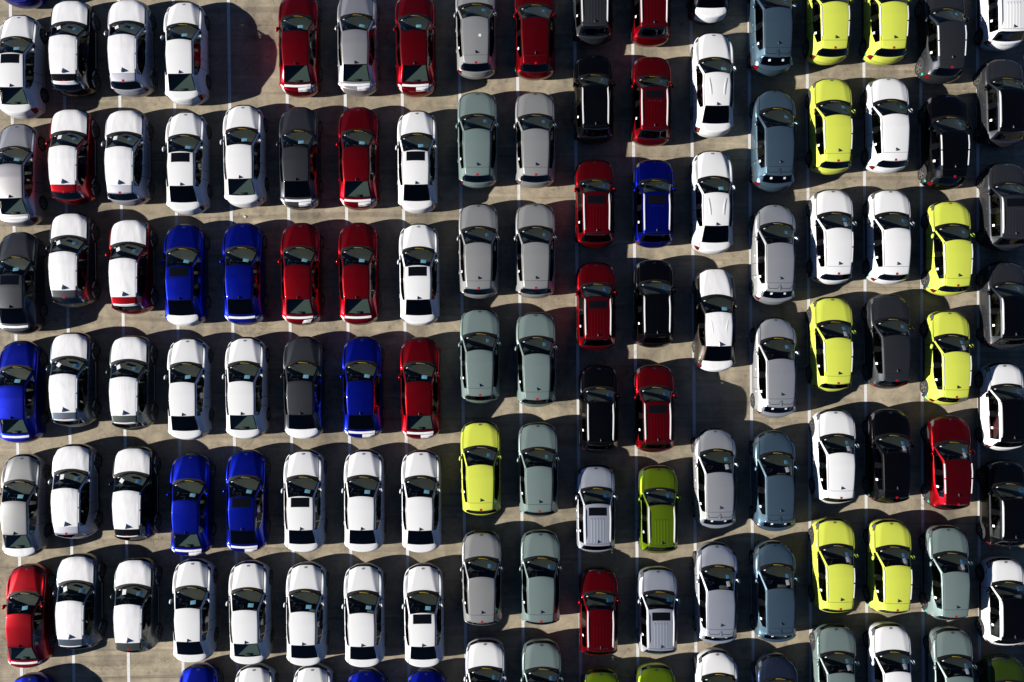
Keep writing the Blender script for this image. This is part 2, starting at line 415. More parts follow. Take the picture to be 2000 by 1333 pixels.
def tag_of(sp, seg, j):
    suv = sp['kind'] != 'sedan'
    if seg == 'nose':
        return 'hood' if j <= 2 else ('headlight' if j <= 4 else 'front_bumper')
    if seg == 'lip':
        return 'hood' if j <= 2 else ('body' if j <= 5 else 'front_bumper')
    if seg in ('arch', 'axle'):
        return 'hood' if j <= 2 else ('body' if j < 8 else 'sill')
    if seg == 'hoodend':
        return 'cowl' if j <= 2 else ('body' if j < 8 else 'sill')
    if seg == 'cowl':
        if j <= 1: return 'windshield'
        if j in (2, 3): return 'body'
        if j == 4: return 'window_front'
        return 'door_front' if j < 8 else 'sill'
    if seg in ('rooff', 'b1', 'b2', 'c'):
        if j <= 2: return 'roof'
        if j == 3: return 'body'
        if j == 4: return {'rooff': 'window_front', 'b1': 'pillar', 'b2': 'window_rear', 'c': 'window_quarter'}[seg]
        if j < 8: return 'door_front' if seg == 'rooff' else ('door_front' if seg == 'b1' else ('door_rear' if seg == 'b2' else 'body'))
        return 'sill'
    if seg == 'roofr':
        if suv: return 'spoiler' if j <= 2 else ('body' if j < 8 else 'sill')
        return 'rear_window' if j <= 1 else ('body' if j < 8 else 'sill')
    if seg == 'spoil' and sp['kind'] in ('crossover_suv', 'hatchback'):
        return 'spoiler_lip' if j <= 2 else ('body' if j < 8 else 'sill')
    if seg in ('spoil', 'glasst'):
        return 'rear_window' if j <= 1 else ('pillar_rear' if j <= 3 and sp['kind'] != 'hatchback' else ('body' if j < 8 else 'sill'))
    if seg in ('glassb', 'deck', 'lipr'):
        last = (seg == 'lipr') or (suv and seg == 'deck')
        if j <= 2: return 'trunk_lid'
        if j <= 5 and last: return 'tail_light'
        return 'body' if not last else 'rear_bumper'
    return 'body'

SIDED = {'headlight', 'window_front', 'window_rear', 'window_quarter', 'door_front', 'door_rear', 'tail_light', 'pillar', 'sill', 'pillar_rear'}

def build_shell(sp):
    st = sp['st']; n = len(st); names = [s[0] for s in st]
    verts, faces, tags = [], [], []
    idx = {}
    def add(key, co):
        if key not in idx:
            idx[key] = len(verts); verts.append(co)
        return idx[key]
    for i, (nm, pts) in enumerate(st):
        for j, p in enumerate(pts):
            add((i, j), p)
            if j: add((i, -j), Vector((-p.x, p.y, p.z)))
    tagl = []
    def tid(t):
        if t not in tagl: tagl.append(t)
        return tagl.index(t)
    def face(ks, t):
        faces.append([idx[k] for k in ks]); tags.append(tid(t))
    for i in range(n - 1):
        for j in range(9):
            t = tag_of(sp, names[i], j)
            tr, tl = (t + '_R', t + '_L') if t in SIDED else (t, t)
            face([(i, j), (i, j + 1), (i + 1, j + 1), (i + 1, j)], tr)
            face([(i, -j), (i + 1, -j), (i + 1, -j - 1), (i, -j - 1)], tl)
    # front and rear fascia
    for e, sgn in ((0, 1), (n - 1, -1)):
        S = st[e][1]
        for row, bulge in ((7, .085), (8, .075), (9, .0)):
            for j in range(6):
                f = 1 - .35 * (j / 6.0) ** 2
                x = S[j].x * (S[row].x / S[6].x)
                p = Vector((x, S[j].y + sgn * bulge * f, S[row].z))
                add((e, 'q', row, j), p)
                if j: add((e, 'q', row, -j), Vector((-x, p.y, p.z)))
        def key(row, j):
            if abs(j) == 6:
                return (e, j if row == 6 else (row if j > 0 else -row))
            return (e, j) if row == 6 else (e, 'q', row, j)
        for row in (6, 7, 8):
            for j in range(-6, 6):
                ks = [key(row, j), key(row, j + 1), key(row + 1, j + 1), key(row + 1, j)]
                if sgn > 0: ks.reverse()
                jc = min(abs(j), abs(j + 1))
                if e == 0:
                    t = 'grille' if (jc <= 2 and row == 6) else 'front_bumper'
                    if jc in (3, 4) and row == 6 and sp['kind'] != 'sedan': t = 'headlight' + ('_R' if j >= 0 else '_L')
                else:
                    t = 'rear_bumper'
                    if row == 6: t = 'trunk_lid' if jc <= 2 else 'tail_light' + ('_R' if j >= 0 else '_L')
                face(ks, t)
    bm = bmesh.new()
    vs = [bm.verts.new(v) for v in verts]
    cl = bm.edges.layers.float.new('crease_edge')
    for f, t in zip(faces, tags):
        fc = bm.faces.new([vs[k] for k in f]); fc.material_index = t; fc.smooth = True
    bm.verts.ensure_lookup_table()
    bmesh.ops.recalc_face_normals(bm, faces=bm.faces)
    if max(bm.faces, key=lambda q: q.calc_center_median().z).normal.z < 0:
        bmesh.ops.reverse_faces(bm, faces=bm.faces)
    def cre(k1, k2, v):
        e = bm.edges.get((vs[idx[k1]], vs[idx[k2]]))
        if e: e[cl] = v
    for i in range(n - 1):
        for s in (1, -1):
            cre((i, 6 * s), (i + 1, 6 * s), .35)
            nm = names[i]
            if nm in ('nose', 'lip', 'arch', 'axle'):
                if nm != 'nose' or sp['kind'] == 'sedan': cre((i, 2 * s), (i + 1, 2 * s), 1.0 if sp['kind'] in ('sedan', 'crossover_suv') else .5)
                cre((i, 3 * s), (i + 1, 3 * s), .35)
            if nm in ('cowl', 'rooff', 'b1', 'b2', 'c', 'roofr', 'spoil', 'glasst'):
                cre((i, 3 * s), (i + 1, 3 * s), .35)
                cre((i, 4 * s), (i + 1, 4 * s), .55)
                cre((i, 5 * s), (i + 1, 5 * s), .55)
                cre((i, 2 * s), (i + 1, 2 * s), .30)
    for i, nm in enumerate(names):
        v = {'hoodend': .5, 'cowl': .75, 'rooff': .45, 'roofr': .65 if not sp['suv'] else .3, 'spoil': .85, 'glasst': .6, 'glassb': .7, 'lipr': .85, 'deck': .5 if sp['kind'] != 'sedan' else .1, 'nose': .35, 'b1': .3, 'b2': .3}.get(nm, 0)
        if v:
            for j in range(-6, 6):
                if nm in ('cowl', 'rooff', 'b1', 'b2') and not (-4 <= j <= 3) and nm != 'cowl': continue
                cre((i, j), (i, j + 1), v)
    me = bpy.data.meshes.new("cage"); 
    for t in tagl: me.materials.append(None)
    bm.to_mesh(me); bm.free()
    ob = bpy.data.objects.new("cage", me); COL.objects.link(ob)
    md = ob.modifiers.new("s", 'SUBSURF'); md.levels = 2; md.render_levels = 2
    dg = bpy.context.evaluated_depsgraph_get(); dg.update()
    ev = bpy.data.meshes.new_from_object(ob.evaluated_get(dg))
    bpy.data.objects.remove(ob); bpy.data.meshes.remove(me)
    bm = bmesh.new(); bm.from_mesh(ev); bpy.data.meshes.remove(ev)
    # fit the smoothed shell to the real size
    x1 = max(v.co.x for v in bm.verts); y1 = max(v.co.y for v in bm.verts); y0 = min(v.co.y for v in bm.verts); z1 = max(v.co.z for v in bm.verts)
    for v in bm.verts:
        v.co.x *= sp['W'] / x1
        v.co.y = -sp['L'] / 2 + (v.co.y - y0) * sp['L'] / (y1 - y0)
        if v.co.z > .9: v.co.z = .9 + (v.co.z - .9) * (sp['H'] - .9) / (z1 - .9)
    # wheel arches
    Ra = sp['arch']; zw = sp['wr']
    kill = []
    for f in bm.faces:
        c = f.calc_center_median()
        if abs(c.x) > .6:
            for ya in sp['ax']:
                if math.hypot(c.y - ya, c.z - zw) < Ra: kill.append(f); break
    bmesh.ops.delete(bm, geom=kill, context='FACES')
    for v in bm.verts:
        if abs(v.co.x) > .55 and any(e.is_boundary for e in v.link_edges):
            for ya in sp['ax']:
                d = Vector((v.co.y - ya, v.co.z - zw))
                if .6 * Ra < d.length < 1.45 * Ra and v.co.z > zw - .12:
                    d = d.normalized() * Ra
                    v.co.y = ya + d.x; v.co.z = zw + d.y
    bm.normal_update()
    return bm, tagl

def split_parts(bm, tagl, sp):
    out = {}
    for k, t in enumerate(tagl):
        vm, vl, fl = {}, [], []
        for f in bm.faces:
            if f.material_index != k: continue
            fi = []
            for v in f.verts:
                if v.index not in vm:
                    vm[v.index] = len(vl); vl.append(v)
                fi.append(vm[v.index])
            fl.append(fi)
        if not fl: continue
        me = mesh_from(sp['kind'] + '_' + t, [v.co for v in vl], fl)
        me.normals_split_custom_set_from_vertices([v.normal for v in vl])
        out[t] = me
    return out

def ribbon(bm, pick, width, lift, name, clip=None):
    """thin strip laid along the shell edges chosen by pick(edge) -> face towards which it is spread or None"""
    per = {}
    es = []
    for e in bm.edges:
        f = pick(e)
        if f is None: continue
        a, b = e.verts
        d = (b.co - a.co).normalized()
        nrm = (a.normal + b.normal).normalized()
        q = nrm.cross(d)
        if q.dot(f.calc_center_median() - (a.co + b.co) / 2) < 0: q = -q
        es.append((a, b))
        for v in (a, b): per.setdefault(v.index, [v, Vector()])[1].__iadd__(q)
    vl, fl, mp = [], [], {}
    for k, (v, q) in per.items():
        q = q.normalized() if q.length > 1e-6 else Vector((1, 0, 0))
        mp[k] = len(vl)
        vl.append(v.co + q * width / 2 + v.normal * lift); vl.append(v.co - q * width / 2 + v.normal * lift)
    for a, b in es:
        i, j = mp[a.index], mp[b.index]
        f = [i, j, j + 1, i + 1]
        n = (Vector(vl[f[1]]) - Vector(vl[f[0]])).cross(Vector(vl[f[2]]) - Vector(vl[f[0]]))
        if n.dot(a.normal) < 0: f.reverse()
        fl.append(f)
    return mesh_from(name, vl, fl) if fl else None

def patch(bvh, name, fn, nu, nv, direction, lift=.005, jitter=0.0, mask=None):
    """sheet laid on the shell: fn(u,v) gives a start point, the ray runs along direction"""
    d = Vector(direction).normalized()
    vl, fl, ok = [], [], []
    for b in range(nv + 1):
        for a in range(nu + 1):
            p = Vector(fn(a / nu, b / nv))
            hit, nrm, _, _ = bvh.ray_cast(p, d)
            if hit is None or (abs(p.x) > 1 and hit.x * p.x < 0): vl.append(p); ok.append(False); continue
            if nrm.dot(d) > 0: nrm = -nrm
            h = lift + (jitter * noise.noise(Vector((hit.x * 7, hit.y * 7, hit.z * 5))) if jitter else 0)
            vl.append(hit + nrm * h); ok.append(True)
    for b in range(nv):
        for a in range(nu):
            i = b * (nu + 1) + a
            q = [i, i + 1, i + nu + 2, i + nu + 1]
            if all(ok[k] for k in q): fl.append(q)
    if not fl: return None
    n = (vl[fl[0][1]] - vl[fl[0][0]]).cross(vl[fl[0][2]] - vl[fl[0][0]])
    if n.dot(d) > 0: fl = [list(reversed(q)) for q in fl]
    return mesh_from(name, vl, fl)

def top_rect(x0, x1, y0, y1, bow=0.0):
    return lambda u, v: (x0 + (x1 - x0) * u, y0 + (y1 - y0) * v - bow * (x0 + (x1 - x0) * u) ** 2, 4.0)

def poly_sheet(bvh, name, pts, direction, lift):
    d = Vector(direction).normalized(); vl = []
    for p in pts:
        hit, nrm, _, _ = bvh.ray_cast(Vector(p), d)
        if hit is None: return None
        if nrm.dot(d) > 0: nrm = -nrm
        vl.append(hit + nrm * lift)
    f = list(range(len(pts)))
    n = (vl[1] - vl[0]).cross(vl[2] - vl[0])
    if n.dot(d) > 0: f.reverse()
    return mesh_from(name, vl, [f], False)

# ------------------------------------------------------------------ shared small parts
def lathe(name, prof, seg=28):
    vl, fl = [], []
    m = len(prof)
    for s in range(seg):
        a = 2 * math.pi * s / seg
        for r, x in prof: vl.append((x, r * math.cos(a), r * math.sin(a)))
    for s in range(seg):
        for k in range(m - 1):
            i, j = s * m + k, ((s + 1) % seg) * m + k
            fl.append([i, j, j + 1, i + 1])
    return mesh_from(name, vl, fl)

def rim_mesh(name, r, spokes=5):
    vl, fl = [], []
    def quad(a, b, c, d): 
        k = len(vl); vl.extend([a, b, c, d]); fl.append([k, k + 1, k + 2, k + 3])
    seg = 30
    for s in range(seg):                       # outer lip
        a0, a1 = 2 * math.pi * s / seg, 2 * math.pi * (s + 1) / seg
        P = lambda a, rr, x: (x, rr * math.cos(a), rr * math.sin(a))
        quad(P(a0, r, .0), P(a1, r, .0), P(a1, r * .90, .004), P(a0, r * .90, .004))
        quad(P(a0, r * .90, .004), P(a1, r * .90, .004), P(a1, r * .86, -.04), P(a0, r * .86, -.04))
        quad(P(a0, r * .24, .0), P(a1, r * .24, .0), P(a1, .001, .006), P(a0, .001, .006))
        quad(P(a0, r * .24, -.03), P(a1, r * .24, -.03), P(a1, r * .24, .0), P(a0, r * .24, .0))
    for k in range(spokes):
        for off in (-.14, .14):
            a = 2 * math.pi * k / spokes + off
            c, s_ = math.cos(a), math.sin(a)
            t = (-s_, c)
            w0, w1 = .020, .026
            def Q(rr, w, x): return (x, rr * c + t[0] * w, rr * s_ + t[1] * w)
            quad(Q(r * .2, -w0, .0), Q(r * .2, w0, .0), Q(r * .90, w1, .002), Q(r * .90, -w1, .002))
            quad(Q(r * .2, w0, .0), Q(r * .2, w0, -.03), Q(r * .9, w1, -.03), Q(r * .9, w1, .002))
            quad(Q(r * .2, -w0, -.03), Q(r * .2, -w0, .0), Q(r * .9, -w1, .002), Q(r * .9, -w1, -.03))
    return mesh_from(name, vl, fl, False)

def fin_mesh():
    L, w, h = .17, .034, .075
    vl = [(-w, -L * .45, 0), (w, -L * .45, 0), (w * .75, L * .3, 0), (-w * .75, L * .3, 0), (0, L * .62, -.003),
          (-w * .22, -L * .42, h), (w * .22, -L * .42, h), (0, -L * .05, h * .72), (0, L * .3, h * .30)]
    fl = [[0, 1, 6, 5], [1, 2, 8, 7, 6], [3, 0, 5, 7, 8], [5, 6, 7], [2, 4, 8], [4, 3, 8], [0, 3, 4, 2, 1]]
    me = mesh_from("fin", vl, fl); return me

def mirror_mesh():
    """right-hand mirror: a slim shell swept back on a short arm, root at x = 0"""
    bm = bmesh.new()
    prof = [(.0, .035, .022, .0, .02), (.045, .040, .026, .01, .015), (.075, .085, .060, .03, -.01), (.125, .112, .082, .035, -.035), (.165, .100, .075, .035, -.06), (.185, .05, .045, .032, -.075)]
    rings = []
    for x, ly, lz, up, sh in prof:
        ring = []
        for k in range(10):
            a = 2 * math.pi * k / 10 + math.pi / 10
            ring.append(bm.verts.new((x, ly * math.cos(a) + sh, up + lz * math.sin(a))))
        rings.append(ring)
    for a, b in zip(rings, rings[1:]):
        for k in range(10): bm.faces.new([a[k], a[(k + 1) % 10], b[(k + 1) % 10], b[k]])
    bm.faces.new(rings[-1]); bm.faces.new(list(reversed(rings[0])))
    bmesh.ops.recalc_face_normals(bm, faces=bm.faces)
    me = bpy.data.meshes.new("mirror"); bm.to_mesh(me); bm.free()
    me.polygons.foreach_set("use_smooth", [True] * len(me.polygons))
    return me

def steering_mesh():
    bm = bmesh.new()
    vl, fl = [], []
    S, T_ = 20, 6
    for s in range(S):
        a = 2 * math.pi * s / S
        for t in range(T_):
            b = 2 * math.pi * t / T_
            r = .185 + .016 * math.cos(b)
            vl.append((r * math.cos(a), .016 * math.sin(b), r * math.sin(a)))
    for s in range(S):
        for t in range(T_):
            fl.append([s * T_ + t, ((s + 1) % S) * T_ + t, ((s + 1) % S) * T_ + (t + 1) % T_, s * T_ + (t + 1) % T_])
    k = len(vl)
    vl += [(-.18, .01, .025), (.18, .01, .025), (.18, .01, -.03), (-.18, .01, -.03), (-.03, .012, 0), (.03, .012, 0), (.03, .012, -.18), (-.03, .012, -.18)]
    fl += [[k, k + 1, k + 2, k + 3], [k + 4, k + 5, k + 6, k + 7]]
    bm.free()
    return mesh_from("steering", vl, fl)

def text_mesh(name, body, size, space=1.0):
    cu = bpy.data.curves.new(name, 'FONT'); cu.body = body; cu.size = size; cu.align_x = 'CENTER'; cu.space_character = space
    cu.resolution_u = 2
    ob = bpy.data.objects.new(name, cu); COL.objects.link(ob)
    dg = bpy.context.evaluated_depsgraph_get(); dg.update()
    me = bpy.data.meshes.new_from_object(ob.evaluated_get(dg))
    bpy.data.objects.remove(ob)
    return me

def drape_mesh(bvh, me, mapf, direction, lift):
    d = Vector(direction).normalized()
    for v in me.vertices:
        hit, nrm, _, _ = bvh.ray_cast(Vector(mapf(v.co)), d)
        if hit is None: continue
        if nrm.dot(d) > 0: nrm = -nrm
        v.co = hit + nrm * lift
    me.update(); return me

def emblem_flat():
    """an oval ring with a slanted letter inside, drawn in x,y"""
    vl, fl = [], []
    S = 20
    for s in range(S):
        a = 2 * math.pi * s / S
        vl.append((.075 * math.cos(a), .038 * math.sin(a), 0)); vl.append((.061 * math.cos(a), .027 * math.sin(a), 0))
    for s in range(S):
        i, j = 2 * s, 2 * ((s + 1) % S); fl.append([i, j, j + 1, i + 1])
    def bar(x0, x1, y0, y1, sl):
        k = len(vl); vl.extend([(x0 + sl * y0, y0, 0), (x1 + sl * y0, y0, 0), (x1 + sl * y1, y1, 0), (x0 + sl * y1, y1, 0)]); fl.append([k, k + 1, k + 2, k + 3])
    bar(-.034, -.020, -.024, .024, .45); bar(.020, .034, -.024, .024, .45); bar(-.022, .022, -.006, .006, .45)
    return mesh_from("emblem", vl, fl, False)

FIN = fin_mesh(); MIRROR = mirror_mesh(); STEER = steering_mesh()
HANDLE = rbox("handle", [(0, 0, 0, .022, .20, .026, 0)], .009, 1)
WIPER = rbox("wiper", [(0, 0, 0, .58, .018, .014, 0)], .005, 1)

# ------------------------------------------------------------------ a kit of meshes for one kind of car
def build_kit(sp):
    kd = sp['kind']; L, W, H = sp['L'], sp['W'], sp['H']; f = L / 2
    bm, tagl = build_shell(sp)
    bm.verts.index_update(); bm.faces.ensure_lookup_table()
    bvh = BVHTree.FromBMesh(bm)
    K = dict(sp=sp, bvh=bvh, parts=split_parts(bm, tagl, sp))
    nm = lambda fc: tagl[fc.material_index]
    glass = lambda t: t.startswith('window') or t in ('windshield', 'rear_window')
    def pair(e):
        if len(e.link_faces) != 2: return None
        a, b = e.link_faces
        return None if a.material_index == b.material_index else (a, b)
    def p_seam(e):
        p = pair(e)
        if not p: return None
        t = {nm(p[0]), nm(p[1])}
        if any(glass(x) or x.startswith('pillar') or x == 'cowl' for x in t): return None
        if 'sill' in str(t) and not any(x.startswith('door') for x in t): return None
        if 'roof' in t or 'spoiler_lip' in t: return None
        return p[0]
    def p_glass(e):
        p = pair(e)
        if not p: return None
        t = [nm(p[0]), nm(p[1])]
        if not (glass(t[0]) or glass(t[1])): return None
        return p[0] if glass(t[0]) else p[1]
    def p_ditch(sd):
        def pick(e):
            p = pair(e)
            if not p: return None
            t = {nm(p[0]), nm(p[1])}
            if sd == 0: return p[0] if t == {'spoiler', 'roof'} else None
            return p[0] if t == {'roof', 'body'} and e.verts[0].co.x * sd > 0 and abs(e.verts[0].co.x - e.verts[1].co.x) < .5 * abs(e.verts[0].co.y - e.verts[1].co.y) else None
        return pick
    def p_arch(e):
        if not e.is_boundary: return None
        c = (e.verts[0].co + e.verts[1].co) / 2
        if abs(c.x) < .6: return None
        for ya in sp['ax']:
            if abs(math.hypot(c.y - ya, c.z - sp['wr']) - sp['arch']) < .02 and c.z > .26: return e.link_faces[0]
        return None
    K['seam'] = ribbon(bm, p_seam, .018, .0025, kd + '_seams')
    K['gasket'] = ribbon(bm, p_glass, .040 if kd != 'sedan' else .034, .003, kd + '_gasket')
    K['ditch'] = [q for q in (ribbon(bm, p_ditch(sd), (.030 if kd != 'small_suv' else .018) if sd else .012, .0035, kd + '_ditch') for sd in (-1, 1, 0)) if q]
    if sp['suv']: K['archtrim'] = ribbon(bm, p_arch, .13, .006, kd + '_arch')
    bm.free()
    down = (0, 0, -1)
    top = lambda x, y: bvh.ray_cast(Vector((x, y, 4)), Vector(down))[0]
    K['top'] = top
    # film over bonnet, roof and boot lid: the same panels lifted a little
    def lifted(t, h, nz=.004):
        me = K['parts'][t].copy(); me.name = kd + '_film_' + t
        nv = [v.normal.copy() for v in me.vertices]
        for v, q in zip(me.vertices, nv):
            c = v.co
            v.co = c + q * (h + nz * noise.noise(Vector((c.x * 4, c.y * 2.2, 1.7))))
        me.update(); return me
    K['film_hood'] = lifted('hood', .012); K['film_roof'] = lifted('roof', .012); K['film_trunk'] = lifted('trunk_lid', .010)
    # front emblem
    ye = f - (.13 if kd == 'sedan' else .10)
    K['emblem'] = drape_mesh(bvh, emblem_flat(), lambda c: (c.x, ye + c.y - .05, 4), down, .006)
    # sheets and stickers on the glass
    cy, ry = sp['cowl_y'], sp['rooff_y']
    def on_ws(px, t, w, h, rot=0, lift=.006):
        cx, c0 = px, cy + (ry - cy) * t - .30 * px * px * (1 - t * .5)
        ca, sa = math.cos(rot), math.sin(rot)
        return patch(bvh, 'sheet', lambda u, v: (cx + (u - .5) * w * ca - (v - .5) * h * sa, c0 + (u - .5) * w * sa + (v - .5) * h * ca, 4), 4, 3, down, lift)
    if kd == 'sedan':
        K['sheet'] = [on_ws(.26, .80, .24, .15, -.08), on_ws(.22, .76, .23, .15, .10), on_ws(.31, .77, .24, .14, -.16)]
    else:
        K['sheet'] = [on_ws(.42, .48, .25, .14, -.05), on_ws(.40, .44, .24, .15, .02), on_ws(.44, .50, .25, .15, -.12)]
    K['sheet_white'] = [on_ws(-.36, .40, .17, .20, .5), on_ws(-.30, .38, .18, .20, .15), on_ws(-.34, .46, .20, .16, -.45)]
    K['sheet_low'] = on_ws(.36, .78, .16, .20, .1)
    K['tag'] = on_ws(-.56, .22, .075, .03, .3)
    K['tape'] = None
    def tape_fn(u, v):
        x = -.15 + .78 * u
        y = cy + .005 - (.42 if kd == 'sedan' else .36) * (x / .9) ** 2.0 - .055 - .016 * v - .03 * u
        return (x, y, 4)
    K['tape'] = patch(bvh, 'tape', tape_fn, 12, 1, down, .010)
    # sun roof
    sr = {'sedan': (.27, ry - .40, ry - .10), 'small_suv': (.40, ry - .56, ry - .20)}.get(kd, (.36, ry - .5, ry - .15))
    if kd == 'sedan': sr = (.41, ry - .50, ry - .08)
    K['sunroof'] = patch(bvh, 'sunroof', top_rect(-sr[0], sr[0], sr[1], sr[2], .06), 10, 6, down, .006)
    # fin
    fy = {'sedan': sp['roofr_y'] + .12, 'crossover_suv': sp['roofr_y'] + .18, 'small_suv': sp['roofr_y'] + .20, 'hatchback': sp['roofr_y'] + .24}[kd]
    K['fin_pos'] = top(0, fy) + Vector((0, 0, -.004))
    # stop lamp on the spoiler, strips on the tailgate
    if kd != 'sedan':
        sy = {'crossover_suv': -f + .445, 'small_suv': -f + .50, 'hatchback': -f + .58}[kd]
        K['stop'] = patch(bvh, 'stop', top_rect(-.05, .05, sy - .05, sy + .045), 3, 3, down, .006)
    if kd == 'hatchback':
        K['stickers'] = [patch(bvh, 'stk', top_rect(s * .30 - .05, s * .30 + .05, -f + .45, -f + .53), 2, 2, down, .007) for s in (-1, 1)]
        K['spoilfin'] = patch(bvh, 'spfin', lambda u, v: (-.02 + .04 * u * (1 - .4 * v), -f + .62 + .26 * v, 4), 2, 6, down, .022)
        def slot(u, v):
            x = -.56 + 1.12 * u; a = abs(x)
            return (x, -f + .72 + .13 * max(0, (a - .47) / .09) + .17 * max(0, (.085 - a) / .085) - .022 * v, 4)
        K['spoilgap'] = patch(bvh, 'spgap', slot, 48, 1, down, .006)
    # quarter-window sticker, both sides
    zb = sp['belt']
    yq = {'sedan': -1.05, 'crossover_suv': -1.02, 'small_suv': -.95, 'hatchback': -1.10}[kd]
    K['side_tag'] = patch(bvh, 'stag', lambda u, v: (-3, yq + .10 * u, zb + .10 + .10 * v), 2, 2, (1, 0, 0), .006)
    if sp['suv'] and kd == 'crossover_suv':
        K['teal'] = patch(bvh, 'teal', lambda u, v: (-2.2, -f + .13 + .22 * u, .50 + .16 * v + .10 * (1 - u)), 4, 3, (1, .15, 0), .006)
    # panels of film on the boot lid of the saloons
    if kd == 'sedan':
        K['strip'] = patch(bvh, 'strip', lambda u, v: (-.60 + 1.20 * u, -f + .385 - .10 * v + .12 * (-.60 + 1.20 * u) ** 2, 4), 14, 3, down, .006, .002)
        K['half'] = patch(bvh, 'half', lambda u, v: (.03 + .55 * u, -f + .265 - .165 * v + .14 * (.03 + .55 * u) ** 2, 4), 8, 4, down, .006, .002)
        K['half_left'] = patch(bvh, 'halfl', lambda u, v: (-.52 + .24 * u, -f + .265 - .15 * v + .14 * (-.52 + .24 * u) ** 2, 4), 5, 4, down, .006, .002)
        for s, k in ((-1, 'lcorner'), (1, 'rcorner')):
            K[k] = patch(bvh, k, lambda u, v, s=s: (s * (.635 + .15 * u * (1 - .45 * v)), -f + .36 - .25 * v + .10 * u, 4), 5, 5, down, .007, .002)
        K['loose'] = patch(bvh, 'loose', lambda u, v: (.10 + .36 * u + .10 * v, -f + .10 + .13 * v + .05 * u, 4), 6, 3, down, .03, .03)
    if kd == 'crossover_suv':
        K['tailfilm'] = patch(bvh, 'tailfilm', lambda u, v: (-.56 + 1.12 * u, -f + .44 - .09 * v + .16 * (-.56 + 1.12 * u) ** 2, 4), 12, 2, down, .007, .002)
        K['pillarfilm'] = patch(bvh, 'pfilm', lambda u, v: (.60 + .05 * u + .05 * v, -f + .50 - .26 * v, 4), 2, 4, down, .006)
        # film strips along the sills and on the arch trim
        K['sillfilm'] = [patch(bvh, 'sfilm', lambda u, v, s=s: (s * 3, -.85 + 1.65 * u, .50 + .07 * v), 12, 1, (-s, 0, 0), .03) for s in (1, -1)]
        af = []
        for s in (1, -1):
            for ya in sp['ax']:
                for a0, a1 in ((35, 78), (102, 145)):
                    af.append(patch(bvh, 'afilm', lambda u, v, s=s, ya=ya, a0=a0, a1=a1: (
                        s * 3, ya + (sp['arch'] + .015 + .075 * v) * math.cos(R(a0 + (a1 - a0) * u)), sp['wr'] + (sp['arch'] + .015 + .075 * v) * math.sin(R(a0 + (a1 - a0) * u))), 6, 1, (-s, 0, 0), .016))
        K['archfilm'] = [a for a in af if a]
    # lettering on the tail
    word = {'sedan': '' if sp.get('ribbed') else 'ELANTRA', 'crossover_suv': 'KONA', 'small_suv': 'VENUE', 'hatchback': ''}[kd]
    if word:
        tm = text_mesh(kd + '_lettering', word, .075, 2.4 if kd != 'sedan' else 2.0)
        zt = {'sedan': .84, 'crossover_suv': .86, 'small_suv': .93}[kd]
        K['letters'] = drape_mesh(bvh, tm, lambda c: (c.x, -f - 1, zt + c.y), (0, 1, 0), .006)
    # roof rails and ribs
    xr = top_x = {'sedan': .5, 'crossover_suv': .545, 'small_suv': .50, 'hatchback': .5}[kd]
    dv = K['ditch'][1].vertices
    dl = sorted(((dv[k].co.y + dv[k + 1].co.y) / 2, (dv[k].co.x + dv[k + 1].co.x) / 2) for k in range(0, len(dv), 2))
    def edge(y):
        if y <= dl[0][0]: return dl[0][1]
        for (ya, xa), (yb_, xb_) in zip(dl, dl[1:]):
            if ya <= y <= yb_: return xa + (xb_ - xa) * (y - ya) / max(1e-6, yb_ - ya)
        return dl[-1][1]
    inset = -.035 if kd == 'small_suv' else .0
    def rail(s, y0, y1, w, h):
        n = 18; vl, fl = [], []
        for i in range(n + 1):
            t = i / n; y = y0 + (y1 - y0) * t
            x = s * (edge(y) + inset)
            z = top(x, y).z
            hh = h * min(1, 6 * t, 6 * (1 - t)) if kd == 'small_suv' else h
            for dx, dz in ((-w, 0), (-w * .7, hh), (w * .7, hh), (w, 0)): vl.append((x + dx, y, z + dz - .004))
        for i in range(n):
            for k in range(3): fl.append([4 * i + k, 4 * i + k + 1, 4 * i + k + 5, 4 * i + k + 4])
        fl.append([0, 1, 2, 3]); fl.append([4 * n + 3, 4 * n + 2, 4 * n + 1, 4 * n])
        return mesh_from('rail', vl, fl, False)
    if kd == 'small_suv':
        K['rails'] = [[rail(s, ry - .10, sp['roofr_y'] + .16, .030, .045)] for s in (-1, 1)]
        xs = (-.27, -.135, 0, .135, .27)
        K['ribs'] = []
        for x in xs:
            vl, fl = [], []
            y0, y1 = ry - .66, sp['roofr_y'] + .10
            n = 8
            for i in range(n + 1):
                y = y0 + (y1 - y0) * i / n
                for dx, dz in ((-.046, -.002), (-.022, .0035), (.022, .0035), (.046, -.002)):
                    z = top(x + dx, y).z; vl.append((x + dx, y, z + dz))
            for i in range(n):
                for k in range(3): fl.append([4 * i + k, 4 * i + k + 1, 4 * i + k + 5, 4 * i + k + 4])
            fl.append([3, 2, 1, 0]); fl.append([4 * n, 4 * n + 1, 4 * n + 2, 4 * n + 3])
            K['ribs'].append(mesh_from('rib', vl, fl))
    if kd == 'crossover_suv':
        ym = (ry - .22 + sp['roofr_y'] + .22) / 2
        K['rails'] = [[rail(s, ry - .22, ym + .03, .026, .035), rail(s, ym - .03, sp['roofr_y'] + .22, .026, .035)] for s in (-1, 1)]
    # wheels
    wr = sp['wr']; rr = wr * .70
    K['tyre'] = lathe(kd + '_tyre', [(rr, -.20), (wr * .93, -.215), (wr, -.17), (wr, -.045), (wr * .93, 0.0), (rr, -.012)])
    K['rim'] = rim_mesh(kd + '_rim', rr)
    K['hub'] = lathe(kd + '_hub', [(.001, -.06), (rr * .5, -.055), (rr * 1.0, -.075), (rr * 1.0, -.19), (.001, -.19)], 20)
